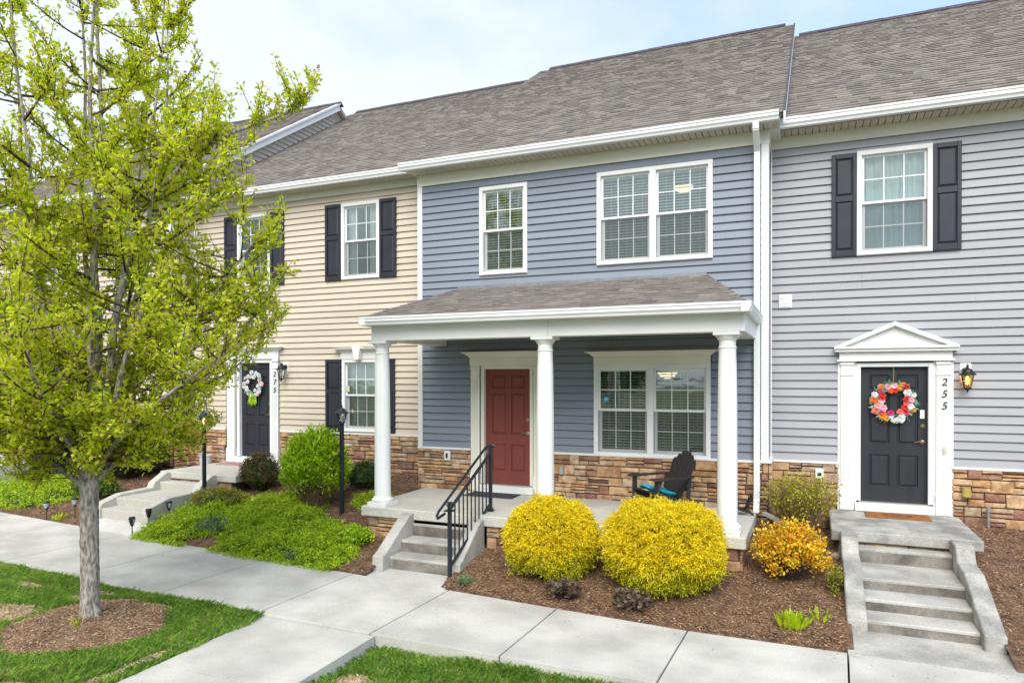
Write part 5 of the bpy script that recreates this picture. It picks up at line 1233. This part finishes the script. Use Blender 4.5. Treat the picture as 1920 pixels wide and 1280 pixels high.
# ------------------------------------------------------------------ the pear tree
TB = Vector((-7.45, -6.05, .05))
PT_ = thing('pear_tree', 'young pear tree in fresh yellow-green leaf, in a mulch ring on the lawn', 'tree', tuple(TB))
rg = np.random.default_rng(42)
b = MB(); n = 44; rows = 46
for j in range(rows+1):
    t = j/rows; z = -.03+1.86*t; r = .092+.050*math.exp(-t*17)+.010*math.exp(-((t-1)/.12)**2); cx_ = -.015*math.sin(t*2.2); 
    for k in range(n):
        a = 2*math.pi*k/n; fl = 1+.20*math.exp(-t*13)*math.sin(a*5+1)
        rdg = .0045*math.sin(a*13+2.2*math.sin(t*17)+t*5)*(.5+.5*math.sin(t*60+a*7))+.003*math.sin(a*29+t*90)
        b.v.append((TB.x+cx_+(r*fl+rdg)*math.cos(a), TB.y+(r*fl+rdg)*math.sin(a), TB.z+z))
for j in range(rows):
    for k in range(n): b.f.append((j*n+k, j*n+(k+1) % n, (j+1)*n+(k+1) % n, (j+1)*n+k))
b.build('trunk', BARK, PT_, smooth=True)
prof_z = [1.5, 1.85, 2.1, 2.35, 2.7, 3.2, 3.8, 4.4, 5.0, 5.6, 6.2, 6.8, 7.6, 8.6, 9.3]
prof_r = [.6, 1.05, 1.4, 1.65, 1.85, 2.10, 2.2, 2.15, 1.9, 1.65, 1.5, 1.35, 1.1, .6, .1]
def crown_r(z): return np.interp(z, prof_z, prof_r)
top = TB+Vector((-.02, 0, 1.74))
lead = []
specs = [(200,.95,8.3,.052,0.0),(150,.55,8.8,.055,.1),(20,.15,9.2,.062,.0),(330,.55,8.7,.058,.15),(60,.8,8.4,.045,.3),(265,.8,8.0,.045,.25),(110,1.2,7.6,.040,.1),(235,1.45,7.2,.040,.05),(5,1.2,7.4,.04,.3)]
CR = Vector((math.cos(.403), math.sin(.403), 0))
def bez(p0, p1, p2, n): return [p0*(1-t)**2+p1*2*t*(1-t)+p2*t*t for t in [i/n for i in range(n+1)]]
for az, rr, zt, r0_, dz in specs:
    a = math.radians(az); out = Vector((math.cos(a), math.sin(a), 0)); p0 = top+out*.035+Vector((0, 0, dz*.4-.12)); tip = Vector((TB.x, TB.y, zt))+out*rr
    c = Vector((TB.x, TB.y, 3.4))+out*rr*.85
    pts = bez(p0, c, tip, 16); pts = [p+Vector((math.sin(i*1.3+az), math.cos(i*1.1+az), 0))*.022*(i > 0) for i, p in enumerate(pts)]
    lead.append((pts, [max(.006, r0_*(1-.9*(i/16)**.8)) for i in range(17)]))
# the low side limbs that show in the photo
def limb(offs, r0_):
    pts = [top+CR*o[0]+Vector((-CR.y, CR.x, 0))*o[1]+Vector((0, 0, o[2])) for o in offs]
    out = []
    for i in range(len(pts)-1):
        for q in range(4): out.append(pts[i].lerp(pts[i+1], q/4))
    out.append(pts[-1]); lead.append((out, [max(.005, r0_*(1-.85*i/(len(out)-1))) for i in range(len(out))]))
limb([(.02,0,-.1),(.22,-.05,.7),(.36,-.05,1.8),(.62,-.05,2.83),(.82,-.05,3.09),(1.2,-.02,3.48),(1.52,0,3.70),(1.82,.02,3.82),(2.2,.02,3.95),(2.44,.02,4.12),(2.56,.02,4.34)], .045)
limb([(.03,.02,-.12),(.45,.1,.35),(.85,.15,1.0),(1.2,.2,1.75),(1.6,.2,2.3),(1.95,.2,2.75)], .038)
limb([(.03,0,-.2),(.6,.1,.35),(1.2,.2,.95),(1.75,.3,1.7),(2.1,.3,2.3)], .038)
limb([(.02,.02,-.15),(.5,-.35,.3),(1.1,-.6,.75),(1.7,-.7,1.15),(2.0,-.7,1.35)], .034)
limb([(-.02,0,-.25),(-.35,-.1,.05),(-.8,-.2,.25),(-1.4,-.3,.75),(-2.0,-.3,1.4)], .036)
limb([(-.02,0,-.1),(-.5,.2,.6),(-1.1,.3,1.3),(-1.8,.4,2.2),(-2.1,.4,3.2)], .042)
limb([(0,-.02,-.1),(.1,-.6,.4),(.2,-1.2,1.0),(.3,-1.6,1.9)], .034)
limb([(0,.02,-.1),(-.1,.7,.5),(.1,1.3,1.2),(.2,1.7,2.2)], .034)
for pts, rad in lead: MB().tube(pts, rad, 9).build('limb', BARK, PT_, smooth=True)
segs = []; nodes = []; ndir = []
def add_nodes(pts, t0, step, den=1.):
    for i in range(len(pts)-1):
        a, c = pts[i], pts[i+1]; L_ = (c-a).length; n_ = max(1, int(L_/step)) 
        for q in range(n_):
            if i/(len(pts)-1) < t0: continue
            if rg.uniform() < den: nodes.append(a.lerp(c, (q+rg.uniform())/n_)); ndir.append((c-a).normalized())
for li, (pts, rad) in enumerate(lead):
    side = li >= 9; m_ = len(pts)
    add_nodes(pts, .35 if side else .3, .10, .8)
    nlat = 30 if not side else 24
    for k in range(nlat):
        t = rg.uniform(.03, .97) if not side else rg.uniform(.10, .98); f = t*(m_-1); i = int(f); p = pts[i].lerp(pts[min(i+1, m_-1)], f-i)
        ax = Vector((TB.x, TB.y, p.z)); radial = p-ax
        a = rg.uniform(0, 6.28); o = Vector((math.cos(a), math.sin(a), 0))+radial.normalized()*(.5 if radial.length > .15 else 0); o.normalize()
        zt = p.z+(rg.uniform(.15, .8) if p.z > 2.6 else rg.uniform(-.32, .6)); room = crown_r(zt)*rg.uniform(.72, 1.08)
        # distance along o until the crown's radius is reached
        bq = 2*(radial.x*o.x+radial.y*o.y); cq = radial.length_squared-room**2; dq = bq*bq-4*cq
        ln = ((-bq+math.sqrt(dq))/2) if dq > 0 and cq < 0 else rg.uniform(.15, .35)
        ln = min(ln, rg.uniform(.5, 1.5)); 
        if side and li == 9 and t > .55: ln = rg.uniform(.07, .20)
        tip = p+o*ln+Vector((0, 0, min(zt-p.z, ln*.9))); c = p+o*ln*.55+Vector((0, 0, (tip.z-p.z)*.25))
        lp = bez(p, c, tip, 6); r_ = .004+.007*ln; segs.append((lp, [max(.003, 1.35*r_*(1-.8*j/6)) for j in range(7)]))
        add_nodes(lp, .25, .062)
        for q in range(int(3+ln*8)):
            f2 = rg.uniform(.2, 1)*6; i2 = min(5, int(f2)); p2 = lp[i2].lerp(lp[i2+1], f2-i2)
            d2 = Vector(rg.normal(size=3)*.55)+o*.5+Vector((0, 0, .75)); d2.normalize(); l2 = rg.uniform(.12, .38)*(.6 if p2.z > 6.0 else 1)
            tp = bez(p2, p2+d2*l2*.5+Vector((0, 0, -.02)), p2+d2*l2+Vector((0, 0, .04)), 3)
            segs.append((tp, [.0045, .004, .0032, .002])); add_nodes(tp, .0, .060)
# whippy upright shoots on the long branch
for o in ((1.28,0,3.62,.70),(1.40,.03,3.70,.92),(1.47,-.03,3.72,.60),(1.60,0,3.78,.48),(2.12,.02,3.98,.30),(2.3,.02,4.05,.22),(1.0,0,3.35,.4),(2.5,.02,4.25,.22)):
    p = top+CR*o[0]+Vector((-CR.y, CR.x, 0))*o[1]+Vector((0, 0, o[2]-.1)); tp = [p, p+Vector((.01, 0, o[3]*.5)), p+Vector((.03, .01, o[3]))]
    segs.append((tp, [.004, .003, .002])); add_nodes(tp, 0, .045)
def clear_of_door(p): dx = (Vector(p)-TB).dot(CR); return not (dx > 1.25 and p[2] < 2.55+(dx-1.35)*1.15)
segs = [sg for sg in segs if clear_of_door(sg[0][-1])]
kp = [clear_of_door(p) for p in nodes]; nodes = [p for p, q in zip(nodes, kp) if q]; ndir = [p for p, q in zip(ndir, kp) if q]
wood(segs, 'twigs', TWIG, PT_, 4, kind='stuff')
NP_ = np.array([tuple(p) for p in nodes]); ND = np.array([tuple(d) for d in ndir]); zn = NP_[:, 2]
cntf = np.interp(zn, [1.5, 4.0, 5.5, 7, 9], [7.6, 7.6, 7.8, 7.4, 6.5])
cnt = rg.poisson(cntf); idx = np.repeat(np.arange(len(NP_)), cnt); n = len(idx)
print('leaves', n, 'nodes', len(NP_))
P = NP_[idx]+rg.normal(size=(n, 3))*.018
D = norm(rg.normal(size=(n, 3))*.9+ND[idx]*.35+np.array([0, 0, .25]))
leafmesh('foliage', P+D*.012, D, rg.normal(size=(n, 3))*.6+np.array([0, 0, 1]), rg.uniform(.024, .072, n), rg.uniform(.020, .044, n), PEAR, PT_, fold=.35)

# ------------------------------------------------------------------ wreaths
def flower(b, c, r, n, rs, y):
    for ring, (k, rr, tilt) in enumerate(((n, r, .15), (n-1, r*.66, .55), (max(3, n-3), r*.36, 1.0))):
        for i in range(k):
            a = 2*math.pi*(i+ring*.5)/k+rs.uniform(-.1, .1); w_ = rr*math.pi/k*1.05; ca, sa = math.cos(a), math.sin(a)
            P = lambda u, v, dep: (c[0]+ca*u-sa*v, y-dep, c[1]+sa*u+ca*v)
            q = [P(rr*.08, 0, .006+ring*.008), P(rr*.6, -w_, .012+ring*.009+tilt*.010), P(rr, 0, .010+ring*.008+tilt*.018), P(rr*.6, w_, .012+ring*.009+tilt*.010)]
            b.add(q, [(0,3,2,1)])
FC = {k: mat(k+' petals', v, .6, .1, 20) for k, v in dict(coral=(.85,.22,.15), red=(.72,.03,.03), pink=(.85,.42,.48), magenta=(.62,.05,.18), white=(.80,.82,.82), orange=(.85,.16,.03), ochre=(.75,.35,.03), blush=(.85,.62,.66)).items()}
WG = mat('wreath leaves', (1,1,1), .5, .1, 9, ramp=[(0,(.05,.16,.10)),(.5,(.14,.32,.20)),(1,(.35,.52,.40))])
def wreath(label, xc, zc, y, R, cols, seed, dens, rib=None, sx=1., leafm=None, tail=None):
    rs = random.Random(seed); T = thing('wreath', label, 'wreath', (xc, y, zc))
    b = MB(); k = 40; pts = [(xc+R*sx*math.cos(2*math.pi*i/k), y-.035, zc+R*math.sin(2*math.pi*i/k)) for i in range(k+1)]; b.tube(pts, .018, 8); b.build('ring', STEM, T, smooth=True)
    P = []; D = []
    for i in range(dens*4):
        a = rs.uniform(0, 6.283); r = R*rs.uniform(.78, 1.3); P.append((xc+r*sx*math.cos(a), y-.04-rs.uniform(0, .02), zc+r*math.sin(a))); g = a+rs.uniform(-1.2, 1.2); D.append((math.cos(g), rs.uniform(-.5, 0), math.sin(g)))
    P = np.array(P); D = np.array(D); leafmesh('leaves', P, D, np.array([[0, -1., 0]]*len(P))+np.random.default_rng(seed).normal(size=P.shape)*.4, .075, .026, leafm or WG, T)
    by = {}
    for i in range(dens):
        a = 2*math.pi*i/dens*1.0+rs.uniform(-.08, .08); rr = R*(1+rs.choice([-.22, .02, .24])); c = (xc+rr*sx*math.cos(a), zc+rr*math.sin(a)); col = cols[rs.randrange(len(cols))]
        fb = MB(); flower(fb, c, rs.uniform(.042, .066), rs.choice([5, 6, 7]), rs, y-.045-rs.uniform(0, .02)); fb.build('flower', FC[col], T)
    if rib: MB().box(xc-.009, xc+.009, y-.012, y-.003, zc+R*.8, rib).build('hanger', BRASS, T)
    if tail:
        P = []; D = []
        for i in range(46): P.append((xc+rs.uniform(-.09, .09), y-.05-rs.uniform(0, .03), zc-R+rs.uniform(-.16, .04))); D.append((rs.uniform(-.35, .35), -.05, -1))
        P = np.array(P); leafmesh('hanging_leaves', P, np.array(D), np.array([[.2, -1., 0]]*len(P)), .15, .028, LIME, T)
wreath('flower wreath of coral, red, pink and white blooms on the black door numbered 255', 1.17, 2.41, GY+.05, .225, ['coral','red','pink','coral','white','magenta','blush','orange','ochre','white','pink'], 5, 44, rib=2.94)
wreath('white flower wreath with hanging green leaves on the black door numbered 275', -11.28, 2.66, EY+.05, .20, ['white','blush','white'], 6, 26, tail=True)
# two spiky blooms of the first wreath

# ------------------------------------------------------------------ trees across the street, mirrored in the window panes
for k, (x, y, h, r, lb) in enumerate([(-19, -31, 9, 3.6, 'broad tree across the street, mirrored in the panes, farthest along the row'), (-10.5, -29, 7.5, 3.2, 'rounded tree across the street, mirrored in the panes of the blue house'),
        (-2.5, -33, 10, 4.2, 'tallest tree across the street, mirrored in the porch window'), (6, -30, 8, 3.4, 'small tree across the street, opposite the grey house')]):
    rg = np.random.default_rng(200+k); T = thing('street_tree', lb, 'tree', (x, y, -.1), 'trees across the street')
    MB().tube([(x, y, -.2), (x+.05, y, h*.35), (x, y+.05, h*.7)], [.2, .15, .06], 10).build('trunk', BARK, T, smooth=True)
    n = 5200; d = rdir(n, rg); q = rg.uniform(.45, 1, n)**.5*(1+.18*np.sin(d[:, 0]*6+k)*np.sin(d[:, 2]*7)+.12*np.sin(d[:, 1]*11))
    P = np.stack([x+d[:, 0]*r*q, y+d[:, 1]*r*q, h*.62+d[:, 2]*h*.36*q], 1)
    leafmesh('crown', P, rdir(n, rg), rdir(n, rg), rg.uniform(.22, .42, n), rg.uniform(.16, .28, n), MIDG, T)
